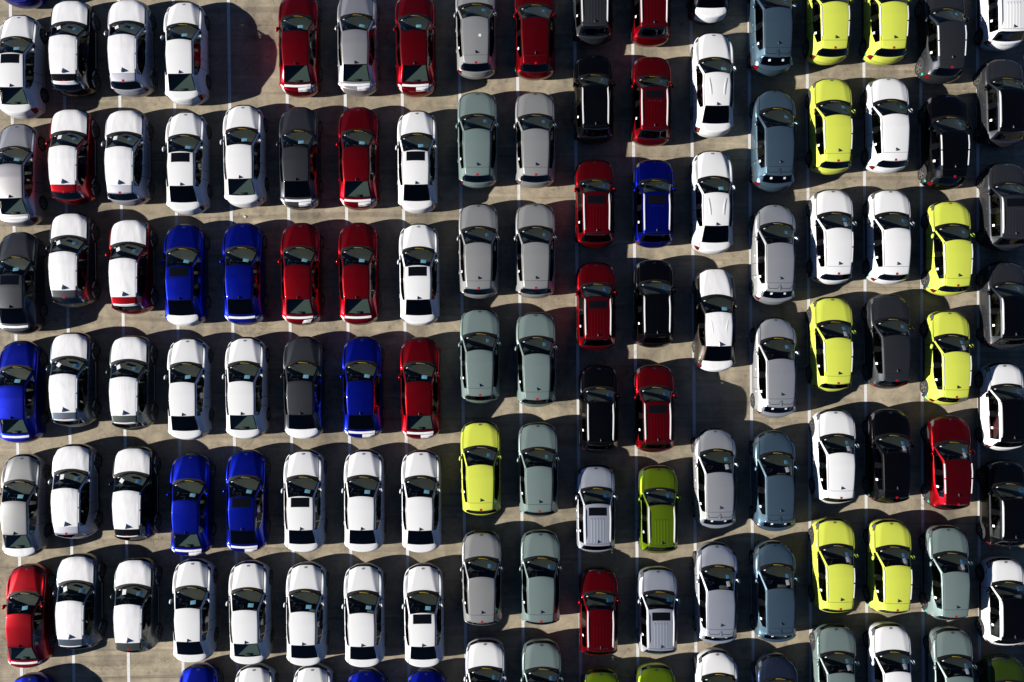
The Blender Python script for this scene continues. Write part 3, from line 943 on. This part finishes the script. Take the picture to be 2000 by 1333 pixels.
    # underside and cabin
    K['under'] = rbox(kd + '_under', [(0, 0, .36, 2 * W - .56, L - .85, .30, 0), (0, (sp['ax'][0] + sp['ax'][1]) / 2, .33, 2 * W - .16, sp['ax'][0] - sp['ax'][1] - 2 * sp['arch'] - .02, .26, 0)], .04, 1)
    yb = sp['roofr_y'] + (.0 if kd == 'sedan' else -.30)
    yf = cy - .42
    xi = W - .13
    zt, z0 = zb - .06, .47
    tub = [(-xi, yf, z0), (xi, yf, z0), (xi, yb, z0), (-xi, yb, z0), (-xi, yf, zt), (xi, yf, zt), (xi, yb, zt), (-xi, yb, zt)]
    K['tub'] = mesh_from(kd + '_tub', tub, [[0, 1, 2, 3], [0, 3, 7, 4], [1, 5, 6, 2], [2, 6, 7, 3], [0, 4, 5, 1]], False)
    # dashboard: a sloping shelf with a cowl over the dials
    n = 12; vl, fl = [], []
    for i in range(n + 1):
        x = -xi + .03 + (2 * xi - .06) * i / n
        hump = .035 * math.exp(-((x + .36) / .18) ** 2)
        bow = .30 * (x / .9) ** 2
        for y, z in ((cy - .06 - bow, zb - .02), (cy - .40 - bow * .6, zb - .01 + hump * .5), (cy - .62 - bow * .2, zb - .0 + hump), (cy - .68, zb - .06), (cy - .66, .6)):
            vl.append((x, y, z))
    for i in range(n):
        for k in range(4): fl.append([5 * i + k, 5 * i + k + 1, 5 * i + k + 6, 5 * i + k + 5])
    K['dash'] = mesh_from(kd + '_dash', vl, fl)
    K['steer_pos'] = Vector((-.36, cy - .80, zb - .02))
    sy = cy - 1.32
    K['seat'] = rbox(kd + '_seat', [(0, sy, .55, .50, .52, .18, .08), (0, sy - .30, .84, .48, .15, .60, .28), (0, sy - .40, H - .30, .26, .10, .16, .28)], .05, 2)
    ys = sp['roofr_y'] + (.40 if kd == 'sedan' else .58)
    K['bench'] = rbox(kd + '_bench', [(0, ys + .28, .56, 1.22, .50, .18, .08), (0, ys, .82, 1.22, .15, .52, .30)] + [(x, ys - .09, H - .36, .24, .09, .14, .30) for x in (-.38, 0, .38)], .05, 2)
    if kd == 'sedan':
        vl = [(-.60, -f + .42, 1.03), (.60, -f + .42, 1.03), (.62, ys - .12, .985), (-.62, ys - .12, .985), (-.60, -f + .42, .9), (.60, -f + .42, .9)]
        K['shelf'] = mesh_from('shelf', vl, [[0, 1, 2, 3], [0, 4, 5, 1]], False)
        K['speaker'] = rbox('brakelamp', [(.0, -f + .56, 1.055, .26, .10, .05, 0)], .02, 2)
    else:
        K['shelf'] = mesh_from('shelf', [(-.56, -f + .30, zb - .05), (.56, -f + .30, zb - .05), (.58, ys - .16, zb - .05), (-.58, ys - .16, zb - .05)], [[0, 1, 2, 3]], False)
    # door handles
    hp = []
    for s in (-1, 1):
        for nm_, y in (('front', -.05), ('rear', -.98 if kd != 'hatchback' else -1.05)):
            z = zb - .14
            h, nrm, _, _ = bvh.ray_cast(Vector((s * 3, y, z)), Vector((-s, 0, 0)))
            hp.append((s, nm_, h + nrm * (.012 if nrm.x * s > 0 else -.012)))
    K['handles'] = hp
    # mirrors sit on the door by the foot of the windscreen post
    my, mz = sp['mir']
    h, _, _, _ = bvh.ray_cast(Vector((3, my, mz - .03)), Vector((-1, 0, 0)))
    K['mir'] = Vector((h.x - .03, my, mz))
    # two blades lying at the foot of the glass
    K['wip'] = [(x, top(x, cy - .10 - .42 * (x / .9) ** 2) + Vector((0, 0, .012)), a) for x, a in ((-.30, .10), (.22, -.04))]
    return K

# ------------------------------------------------------------------ one parked car from a kit
PART = {'front_bumper': 'front_bumper', 'rear_bumper': 'rear_bumper', 'body': 'body', 'hood': 'hood', 'roof': 'roof', 'spoiler': 'rear_spoiler', 'spoiler_lip': 'spoiler_underside',
        'cowl': 'cowl_panel', 'windshield': 'windshield', 'rear_window': 'rear_window', 'grille': 'grille', 'headlight': 'headlight',
        'tail_light': 'tail_light', 'sill': 'side_sill', 'pillar': 'door_pillar', 'pillar_rear': 'rear_pillar',
        'door_front': 'door', 'door_rear': 'door', 'window_front': 'side_window', 'window_rear': 'side_window', 'window_quarter': 'quarter_window'}

def make_car(K, pk, feats, x, y, rot, label, group):
    sp = K['sp']; kd = sp['kind']
    pm = PAINT[pk][0]
    rnd = random.Random(int(x * 100) * 7919 + int(y * 100))
    root = bpy.data.objects.new({'sedan': 'sedan'}.get(kd, kd), None)
    root.empty_display_size = 0.5
    root.location = (x, y, 0); root.rotation_euler = (0, 0, rot)
    COL.objects.link(root)
    root['label'] = label
    root['category'] = {'sedan': 'sedan', 'crossover_suv': 'suv', 'small_suv': 'suv', 'hatchback': 'hatchback'}[kd]
    root['group'] = group
    clad = sp['suv']
    doors = {}
    body = None
    for t, me in K['parts'].items():
        base, side = (t[:-2], t[-1]) if t[-2:] in ('_L', '_R') else (t, '')
        nm = PART.get(base, base)
        if base == 'trunk_lid': nm = 'trunk_lid' if kd == 'sedan' else 'tailgate'
        mat = pm
        if base in ('windshield', 'rear_window'): mat = M['glass'] if (base == 'windshield' or kd == 'sedan' and 'darkglass' not in feats) else M['privacy']
        elif base == 'window_front': mat = M['front']
        elif base in ('window_rear', 'window_quarter'): mat = M['tinted'] if kd == 'sedan' else M['privacy']
        elif base == 'cowl': mat = M['black']
        elif base == 'grille': mat = M['gloss']
        elif base in ('pillar', 'pillar_rear', 'spoiler_lip'): mat = M['gloss']
        elif base == 'headlight': mat = M['lamp']
        elif base == 'tail_light': mat = M['tail']
        elif base == 'sill' and clad: mat = M['clad']
        elif base == 'roof' and 'blackroof' in feats: mat = PAINT['black'][0]
        elif base == 'spoiler' and 'blackroof' in feats: mat = PAINT['black'][0]
        elif base == 'spoiler' and 'redspoiler' in feats: mat = pm
        o = link(nm, me, root, mat)
        if base == 'body': body = o
        if base == 'rear_window' and K.get('gl') is None: pass
        if nm == 'door': doors[(1 if side == 'R' else -1, base[5:])] = o
        if base == 'roof': roof = o
        if base == 'hood': hood = o
        if base == 'windshield': ws = o
        if base == 'rear_window': rw = o
        if base == 'trunk_lid': tl = o
        if base == 'spoiler': spo = o
        if base == 'rear_bumper': rb = o
        if base == 'window_quarter' and side == 'L': qw = o
    link('panel_gap', K['seam'], body, M['seam'])['kind'] = 'stuff'
    link('window_trim', K['gasket'], root, M['gloss'])
    for me in K['ditch']: link('roof_moulding', me, roof, M['black'])
    if clad: link('wheel_arch_trim', K['archtrim'], body, M['clad'])
    link('underbody', K['under'], root, M['black'])
    link('cabin_lining', K['tub'], root, M['trim'])
    d = link('dashboard', K['dash'], root, M['dash'])
    st = link('steering_wheel', STEER, d, M['black']); st.location = K['steer_pos']; st.rotation_euler = (R(-62) + math.pi / 2 * 0, 0, 0)
    for sx in (-.37, .37):
        s = link('front_seat', K['seat'], root, M['seat']); s.location = (sx, rnd.uniform(-.06, .06), 0)
    link('rear_seat', K['bench'], root, M['seat'])
    sh = link('parcel_shelf', K['shelf'], root, M['shelf'] if kd == 'sedan' else M['trim'])
    if kd == 'sedan': link('brake_lamp_housing', K['speaker'], sh, M['dash'])
    # wheels
    for s in (-1, 1):
        for ya in sp['ax']:
            w = link('wheel', K['hub'], root, M['hub'])
            w.location = (s * (sp['W'] - .018), ya, sp['wr'])
            a = rnd.uniform(0, 6.28)
            w.rotation_euler = (a, 0, 0) if s > 0 else (a, 0, math.pi)
            link('tyre', K['tyre'], w, M['rubber'])
            r = link('rim', K['rim'], w, M['alloy'] if pk not in ('red', 'forest') or not clad else M['alloy']); r.location = (-.014, 0, 0)
    # handles, mirrors, blades
    for s, nm, p in K['handles']:
        dd = doors.get((s, nm))
        if dd is None: continue
        h = link('door_handle', HANDLE, dd, pm); h.location = p
    for s in (-1, 1):
        m = link('side_mirror', MIRROR, root, pm if 'blackroof' not in feats else PAINT['black'][0])
        m.location = (s * K['mir'].x, K['mir'].y, K['mir'].z); m.scale = (s, 1, 1)
    for wx, p, a in K['wip']:
        w = link('wiper', WIPER, root, M['black']); w.location = p; w.rotation_euler = (0, 0, a)
    link('emblem', K['emblem'], hood, M['chrome'])
    if K.get('letters'): link('lettering', K['letters'], tl if kd != 'sedan' else rb, M['chrome'])
    film = 'film' in feats or 'bigfilm' in feats
    # antenna
    a = link('antenna', FIN, root, M['film'] if film else M['fin'])
    a.location = K['fin_pos'] + Vector((0, 0, .012 if film else 0))
    if film: a.scale = (1.35, 1.5, 1.5)
    # papers behind the glass, tape and tags
    if film and kd != 'sedan':
        g = link('window_paper', rnd.choice(K['sheet_white']), ws, M['paper'])
    link('window_sheet', rnd.choice(K['sheet']), ws, M['sky_tint'])
    link('window_tag', K['tag'], ws, M['paper'])
    if not film: link('yellow_tape', K['tape'], root, M['yellow'])
    if 'lowsheet' in feats: link('window_paper', K['sheet_low'], ws, M['paper'])
    if 'sun' in feats: link('sunroof', K['sunroof'], roof, M['gloss'])
    if 'ribs' in feats:
        for me in K['ribs']: link('roof_rib', me, roof, pm)
    if kd == 'small_suv' or 'rails' in feats or (film and kd == 'crossover_suv'):
        for pair in K['rails']:
            for me in pair: link('roof_rail', me, root, M['rail'])
    if kd != 'sedan': link('stop_lamp', K['stop'], spo, M['stop']) if kd == 'crossover_suv' else None
    if kd == 'hatchback':
        for me in K['stickers']: link('window_sticker', me, rw, M['paper'])
        link('spoiler_fin', K['spoilfin'], spo, pm); link('spoiler_slot', K['spoilgap'], spo, M['seam'])
    if kd != 'sedan' and K.get('side_tag'): link('window_sticker', K['side_tag'], qw, M['paper'])
    if kd == 'crossover_suv' and not film and K.get('teal'): link('corner_film', K['teal'], rb, M['teal'])
    if film:
        link('protective_film', K['film_hood'], hood, M['film']); link('protective_film', K['film_roof'], roof, M['film'])
        if kd == 'sedan': link('protective_film', K['film_trunk'], tl, M['film'])
        else:
            for me in K['sillfilm']:
                if me: link('sill_film', me, root, M['film'])
            for me in K['archfilm']: link('arch_film', me, body, M['film'])
            if 'tailfilm' in feats:
                link('protective_film', K['tailfilm'], spo, M['film'])
            link('pillar_film', K['pillarfilm'], body, M['film'])
    for ft in ('strip', 'half', 'lcorner', 'rcorner'):
        if ft in feats: link('trunk_film', K[ft], tl, M['film'])
    if 'full' in feats:
        link('trunk_film', K['film_trunk'], tl, M['film'])
    if 'halfleft' in feats: link('trunk_film', K['half_left'], tl, M['film'])
    if 'paper' in feats: link('loose_film', K['loose'], tl, M['film'])
    if 'roofsticker' in feats:
        me = patch(K['bvh'], 'rsticker', top_rect(.14, .26, -.62, -.50), 2, 2, (0, 0, -1), .006)
        link('roof_sticker', me, roof, M['paper'])
    if kd == 'sedan' and sp.get('ribbed'):
        for me in K['creases']: link('roof_crease', me, roof, M['film'] if film else pm)
    return root

# ------------------------------------------------------------------ the ground and its lines
def make_ground():
    S = 160.0
    n = 8
    vl = [(-S + 2 * S * i / n, -S + 2 * S * j / n, 0) for j in range(n + 1) for i in range(n + 1)]
    fl = [[j * (n + 1) + i, j * (n + 1) + i + 1, (j + 1) * (n + 1) + i + 1, (j + 1) * (n + 1) + i] for j in range(n) for i in range(n)]
    g = link('parking_lot', mesh_from('parking_lot', vl, fl, False), None, ground_mat())
    g['kind'] = 'structure'
    lm = line_mat()
    lean = math.tan(R(0.57))
    for x0 in LINES:
        w = .070; vl, fl = [], []; n = 60
        for i in range(n + 1):
            y = -20 + 40 * i / n
            cx = x0 - lean * y
            e = .004 * noise.noise(Vector((x0, y * 2.3, 0)))
            vl.append((cx - w + e, y, .004)); vl.append((cx + w + e * .5, y, .004))
        for i in range(n): fl.append([2 * i, 2 * i + 1, 2 * i + 3, 2 * i + 2])
        link('parking_line', mesh_from('parking_line', vl, fl, False), g, lm)
    return g

LINES = [-23.173, -20.723, -18.148, -15.592, -13.033, -10.354, -7.651, -4.995, -2.316, 0.387, 3.066, 5.759, 8.486, 11.168, 13.871, 16.509, 19.152, 21.795]
make_ground()

KITS = {
    'sedan': build_kit(spec_sedan()),
    'crossover': build_kit(spec_crossover()),
    'mini': build_kit(spec_mini()),
    'hatch': build_kit(spec_hatch()),
}
sp2 = spec_sedan(4.76, .915, 1.44, -.14, .46); sp2['ribbed'] = True
KITS['saloon'] = build_kit(sp2)
def crease(s):
    K = KITS['saloon']; vl, fl = [], []
    n = 10
    for i in range(n + 1):
        t = i / n; y = .05 - .75 * t; x = s * (.40 - .10 * math.sin(math.pi * t * .5)); h = .016 * math.sin(math.pi * t)
        for dx, dz in ((-.05, -.002), (0, h), (.05, -.002)):
            vl.append((x + dx, y, K['top'](x + dx, y).z + dz + .012))
    for i in range(n):
        for k in range(2): fl.append([3 * i + k, 3 * i + k + 1, 3 * i + k + 4, 3 * i + k + 3])
    return mesh_from('crease', vl, fl)
KITS['saloon']['creases'] = [crease(-1), crease(1)]

# column, row, kind, colour, x, y (metres on the ground), what sets it apart, extra turn in degrees
CARS = [
    (0, 0, 'sedan', 'blue', -22.39, 17.64, 'strip', 0.34),
    (0, 1, 'sedan', 'white', -22.46, 12.56, 'sun', -0.37),
    (0, 2, 'sedan', 'grey', -22.55, 7.60, 'strip', 0.46),
    (0, 3, 'sedan', 'charcoal', -22.55, 2.66, 'sun strip darkglass', -0.26),
    (0, 4, 'sedan', 'blue', -22.54, -2.33, 'strip', -0.26),
    (0, 5, 'sedan', 'silver', -22.44, -7.55, 'full', 0.12),
    (0, 6, 'sedan', 'red', -22.24, -12.64, 'strip lcorner rcorner', 0.29),
    (0, 7, 'sedan', 'blue', -22.16, -17.72, '', -0.18),
    (1, 0, 'crossover', 'black', -20.01, 13.34, 'film tailfilm', -0.49),
    (1, 1, 'crossover', 'red', -20.06, 8.42, 'film redspoiler', -0.42),
    (1, 2, 'crossover', 'charcoal', -20.08, 3.70, 'film', 0.07),
    (1, 3, 'crossover', 'steel', -20.10, -1.77, 'film tailfilm', 0.03),
    (1, 4, 'crossover', 'lilac', -20.04, -6.90, 'film', 0.05),
    (1, 5, 'crossover', 'steel', -19.87, -11.97, 'film tailfilm', -0.17),
    (2, 0, 'crossover', 'lilac', -17.39, 13.37, 'film', 0.43),
    (2, 1, 'crossover', 'lilac', -17.55, 8.38, 'film', -0.05),
    (2, 2, 'crossover', 'red', -17.39, 3.40, 'film redspoiler tailfilm', -0.02),
    (2, 3, 'crossover', 'forest', -17.40, -1.91, 'film tailfilm', -0.09),
    (2, 4, 'crossover', 'black', -17.29, -7.01, 'film tailfilm', -0.43),
    (2, 5, 'crossover', 'forest', -17.26, -12.13, 'film', -0.43),
    (3, 0, 'sedan', 'white', -14.91, 13.16, '', 0.41),
    (3, 1, 'sedan', 'white', -14.86, 8.15, 'sun darkglass', 0.05),
    (3, 2, 'sedan', 'blue', -14.96, 3.03, 'sun full darkglass', 0.26),
    (3, 3, 'sedan', 'white', -14.83, -2.19, 'darkglass', -0.13),
    (3, 4, 'sedan', 'blue', -14.73, -7.51, 'strip lcorner half', -0.31),
    (3, 5, 'sedan', 'white', -14.64, -12.39, 'darkglass', -0.14),
    (3, 6, 'sedan', 'blue', -14.40, -17.27, '', -0.1),
    (4, 0, 'sedan', 'white', -12.24, 8.47, '', 0.46),
    (4, 1, 'sedan', 'blue', -12.28, 3.08, 'strip lcorner rcorner darkglass', 0.4),
    (4, 2, 'sedan', 'white', -12.19, -2.15, '', 0.07),
    (4, 3, 'sedan', 'blue', -12.18, -7.35, 'sun strip lcorner half darkglass', -0.46),
    (4, 4, 'sedan', 'white', -12.06, -12.48, '', 0.44),
    (4, 5, 'sedan', 'white', -11.83, -17.29, '', 0.09),
    (5, 0, 'sedan', 'red', -9.71, 13.54, 'strip lcorner rcorner half', 0.08),
    (5, 1, 'sedan', 'charcoal', -9.70, 8.37, 'strip lcorner rcorner half darkglass', -0.01),
    (5, 2, 'sedan', 'red', -9.64, 3.08, 'strip lcorner rcorner paper', 0.11),
    (5, 3, 'sedan', 'charcoal', -9.54, -2.13, 'full lcorner rcorner darkglass', 0.18),
    (5, 4, 'sedan', 'white', -9.54, -7.34, 'sun darkglass', -0.11),
    (5, 5, 'sedan', 'white', -9.45, -12.55, 'darkglass', -0.38),
    (5, 6, 'sedan', 'white', -9.15, -17.29, '', 0.02),
    (6, 0, 'sedan', 'grey', -7.04, 13.59, 'strip lcorner rcorner half', -0.16),
    (6, 1, 'sedan', 'red', -7.00, 8.37, 'strip lcorner rcorner half', -0.15),
    (6, 2, 'sedan', 'red', -7.01, 3.09, 'strip lcorner', 0.29),
    (6, 3, 'sedan', 'blue', -6.84, -2.13, 'strip lcorner rcorner half darkglass', -0.02),
    (6, 4, 'sedan', 'white', -6.79, -7.34, 'darkglass', -0.43),
    (6, 5, 'sedan', 'white', -6.79, -12.61, 'darkglass', 0.26),
    (6, 6, 'sedan', 'blue', -6.68, -17.48, '', -0.13),
    (7, 0, 'sedan', 'red', -4.40, 13.56, 'strip lcorner rcorner half', 0.46),
    (7, 1, 'sedan', 'white', -4.32, 8.21, 'sun darkglass', -0.2),
    (7, 2, 'sedan', 'white', -4.24, 3.05, 'sun darkglass', 0.2),
    (7, 3, 'sedan', 'red', -4.20, -2.16, 'strip lcorner half', 0.25),
    (7, 4, 'sedan', 'white', -4.16, -7.36, 'darkglass', -0.25),
    (7, 5, 'sedan', 'white', -4.05, -12.61, 'sun darkglass', 0.28),
    (7, 6, 'sedan', 'blue', -3.93, -17.47, '', -0.17),
    (8, 0, 'crossover', 'silver', -1.64, 14.18, 'roofsticker', 0.34),
    (8, 1, 'crossover', 'sage', -1.56, 9.19, '', -0.23),
    (8, 2, 'crossover', 'silver', -1.51, 4.12, '', -0.11),
    (8, 3, 'crossover', 'sage', -1.45, -0.68, '', -0.06),
    (8, 4, 'crossover', 'lime', -1.42, -5.83, '', 0.28),
    (8, 5, 'crossover', 'silver', -1.37, -10.88, '', 0.04),
    (8, 6, 'crossover', 'white', -1.21, -15.89, '', -0.13),
    (9, 0, 'crossover', 'red', 1.04, 14.15, '', -0.09),
    (9, 1, 'crossover', 'silver', 1.06, 9.19, '', -0.19),
    (9, 2, 'crossover', 'silver', 1.07, 4.13, '', -0.48),
    (9, 3, 'crossover', 'sage', 1.11, -0.85, '', 0.17),
    (9, 4, 'crossover', 'sage', 1.21, -5.90, '', 0.22),
    (9, 5, 'crossover', 'sage', 1.31, -10.86, '', -0.47),
    (9, 6, 'crossover', 'sage', 1.38, -15.93, '', 0.08),
    (10, 0, 'mini', 'charcoal', 3.68, 15.56, 'ribs', 0.05),
    (10, 1, 'mini', 'black', 3.72, 11.02, '', 0.32),
    (10, 2, 'mini', 'red', 3.78, 6.28, 'sun ribs', 0.15),
    (10, 3, 'mini', 'red', 3.84, 1.59, 'sun ribs', 0.06),
    (10, 4, 'mini', 'black', 3.97, -3.12, '', -0.3),
    (10, 5, 'mini', 'paleblue', 3.84, -7.68, 'sun ribs', -0.09),
    (10, 6, 'mini', 'red', 3.98, -12.44, 'ribs', -0.47),
    (10, 7, 'mini', 'green', 4.09, -17.12, '', -0.04),
    (11, 0, 'mini', 'red', 6.32, 15.52, 'sun ribs', 0.08),
    (11, 1, 'mini', 'red', 6.36, 10.95, 'sun ribs', -0.38),
    (11, 2, 'mini', 'blue', 6.47, 6.28, 'sun ribs', -0.31),
    (11, 3, 'mini', 'black', 6.49, 1.71, '', -0.12),
    (11, 4, 'mini', 'red', 6.52, -3.09, 'sun ribs', 0.27),
    (11, 5, 'mini', 'green', 6.71, -7.73, 'ribs', 0.06),
    (11, 6, 'mini', 'paleblue', 6.69, -12.40, 'sun ribs', -0.15),
    (11, 7, 'mini', 'green', 6.64, -16.91, '', 0.37),
    (12, 0, 'saloon', 'black', 8.97, 16.91, 'bigfilm darkglass', -0.38),
    (12, 1, 'saloon', 'white', 9.19, 11.73, 'darkglass', -0.47),
    (12, 2, 'saloon', 'white', 9.17, 6.36, 'darkglass', -0.17),
    (12, 3, 'saloon', 'bronze', 9.30, 0.98, 'bigfilm darkglass', -0.27),
    (12, 4, 'hatch', 'titanium', 9.31, -6.29, 'lowsheet', 0.17),
    (12, 5, 'hatch', 'paleblue', 9.38, -11.57, 'lowsheet', -0.26),
    (12, 6, 'hatch', 'white', 9.41, -16.52, '', -0.48),
    (13, 0, 'hatch', 'slate', 11.85, 14.45, '', -0.25),
    (13, 1, 'hatch', 'slate', 11.95, 9.17, '', -0.41),
    (13, 2, 'hatch', 'titanium', 11.98, 3.98, '', -0.46),
    (13, 3, 'hatch', 'titanium', 12.04, -1.21, '', -0.08),
    (13, 4, 'hatch', 'slate', 12.02, -6.42, 'lowsheet', 0.16),
    (13, 5, 'hatch', 'slate', 12.06, -11.51, 'lowsheet', 0.3),
    (13, 6, 'hatch', 'navy', 12.18, -16.72, '', 0.33),
    (14, 0, 'crossover', 'lime', 14.41, 14.84, 'rails', -0.14),
    (14, 1, 'crossover', 'lime', 14.55, 9.81, 'rails', 0.48),
    (14, 2, 'crossover', 'white', 14.61, 4.77, 'rails lowsheet', -0.12),
    (14, 3, 'crossover', 'lime', 14.61, -0.14, 'rails lowsheet', 0.03),
    (14, 4, 'crossover', 'white', 14.77, -5.29, 'lowsheet', -0.29),
    (14, 5, 'crossover', 'lime', 14.76, -10.30, 'rails lowsheet', -0.1),
    (14, 6, 'crossover', 'sage', 14.83, -15.20, 'lowsheet', -0.38),
    (15, 0, 'crossover', 'lime', 17.03, 14.84, 'rails', -0.31),
    (15, 1, 'crossover', 'white', 17.12, 9.85, '', 0.4),
    (15, 2, 'crossover', 'white', 17.22, 4.76, '', -0.25),
    (15, 3, 'crossover', 'charcoal', 17.22, -0.02, '', 0.5),
    (15, 4, 'crossover', 'black', 17.27, -5.28, 'lowsheet', -0.23),
    (15, 5, 'crossover', 'lime', 17.33, -10.36, 'rails lowsheet', -0.46),
    (15, 6, 'crossover', 'white', 17.36, -15.15, 'lowsheet', 0.48),
    (16, 0, 'crossover', 'charcoal', 19.61, 13.97, 'rails', 0.23),
    (16, 1, 'crossover', 'black', 19.78, 9.10, 'rails', -0.24),
    (16, 2, 'crossover', 'lime', 19.95, 4.24, 'rails', -0.02),
    (16, 3, 'crossover', 'lime', 19.93, -0.76, 'rails lowsheet', -0.39),
    (16, 4, 'crossover', 'red', 20.01, -5.59, 'rails lowsheet', 0.3),
    (16, 5, 'crossover', 'sage', 19.95, -10.64, 'lowsheet', 0.14),
    (16, 6, 'crossover', 'sage', 20.17, -15.36, 'lowsheet', 0.01),
    (17, 0, 'mini', 'white', 22.32, 15.33, 'sun ribs', 0.48),
    (17, 1, 'mini', 'charcoal', 22.33, 10.87, 'blackroof', 0.28),
    (17, 2, 'mini', 'charcoal', 22.48, 6.14, 'sun ribs', 0.15),
    (17, 3, 'mini', 'charcoal', 22.51, 1.63, 'blackroof', 0.38),
    (17, 4, 'mini', 'white', 22.47, -3.00, 'blackroof', 0.4),
    (17, 5, 'mini', 'black', 22.58, -7.47, '', -0.29),
    (17, 6, 'mini', 'white', 22.57, -11.96, 'blackroof', -0.12),
    (17, 7, 'mini', 'green_shaded', 22.62, -16.51, '', -0.08),
]
ORD = ['topmost', 'second', 'third', 'fourth', 'fifth', 'sixth', 'seventh', 'eighth']
COLN = ['first', 'second', 'third', 'fourth', 'fifth', 'sixth', 'seventh', 'eighth', 'ninth', 'tenth', 'eleventh', 'twelfth', 'thirteenth',
        'fourteenth', 'fifteenth', 'sixteenth', 'seventeenth', 'eighteenth']
KINDN = {'sedan': 'sedan', 'saloon': 'rounded sedan', 'crossover': 'crossover', 'mini': 'small suv', 'hatch': 'hatchback'}
for (c, r, kind, colr, x, y, ft, turn) in CARS:
    feats = ft.split()
    look = PAINT[colr][1] + ' ' + KINDN[kind]
    if 'film' in feats or 'bigfilm' in feats: extra = 'under white film'
    elif 'sun' in feats: extra = 'with sunroof'
    elif any(k in feats for k in ('strip', 'full', 'half')): extra = 'with white trunk film'
    elif 'blackroof' in feats: extra = 'with black roof'
    elif 'rails' in feats: extra = 'with roof rails'
    else: extra = ''
    pos = ('topmost' if r == 0 else ORD[r] + ' from top') + ' in ' + COLN[c] + ' column from left'
    label = ' '.join((look + ' ' + extra + ', ' + pos).replace(' ,', ',').split())
    grp = {'sedan': 'parked sedans', 'saloon': 'parked rounded sedans', 'crossover': 'parked crossovers', 'mini': 'parked small suvs', 'hatch': 'parked hatchbacks'}[kind]
    make_car(KITS[kind], colr, feats, x, y, R(0.57 + turn), label, grp)

# ------------------------------------------------------------------ two scraps of paper lying in the gaps
for sx_, sy_, lab in ((-12.47, 5.79, 'tiny white paper scrap on ground ahead of topmost blue sedan in fifth column'),
                      (-10.76, -14.55, 'tiny white paper scrap on ground between lower white sedans, fifth and sixth columns')):
    rg = random.Random(int(sx_ * 100))
    n = 5
    vl = [(.13 * (i / n - .5) + rg.uniform(-.012, .012), .10 * (j / n - .5) + rg.uniform(-.012, .012), .012 + rg.uniform(0, .03)) for j in range(n + 1) for i in range(n + 1)]
    fl = [[j * (n + 1) + i, j * (n + 1) + i + 1, (j + 1) * (n + 1) + i + 1, (j + 1) * (n + 1) + i] for j in range(n) for i in range(n)]
    o = link('paper_scrap', mesh_from('paper_scrap', vl, fl, False), None, M['paper'])
    o.location = (sx_, sy_, 0); o.rotation_euler = (0, 0, rg.uniform(0, 3))
    o['label'] = lab; o['category'] = 'paper scrap'; o['group'] = 'paper scraps on the ground'
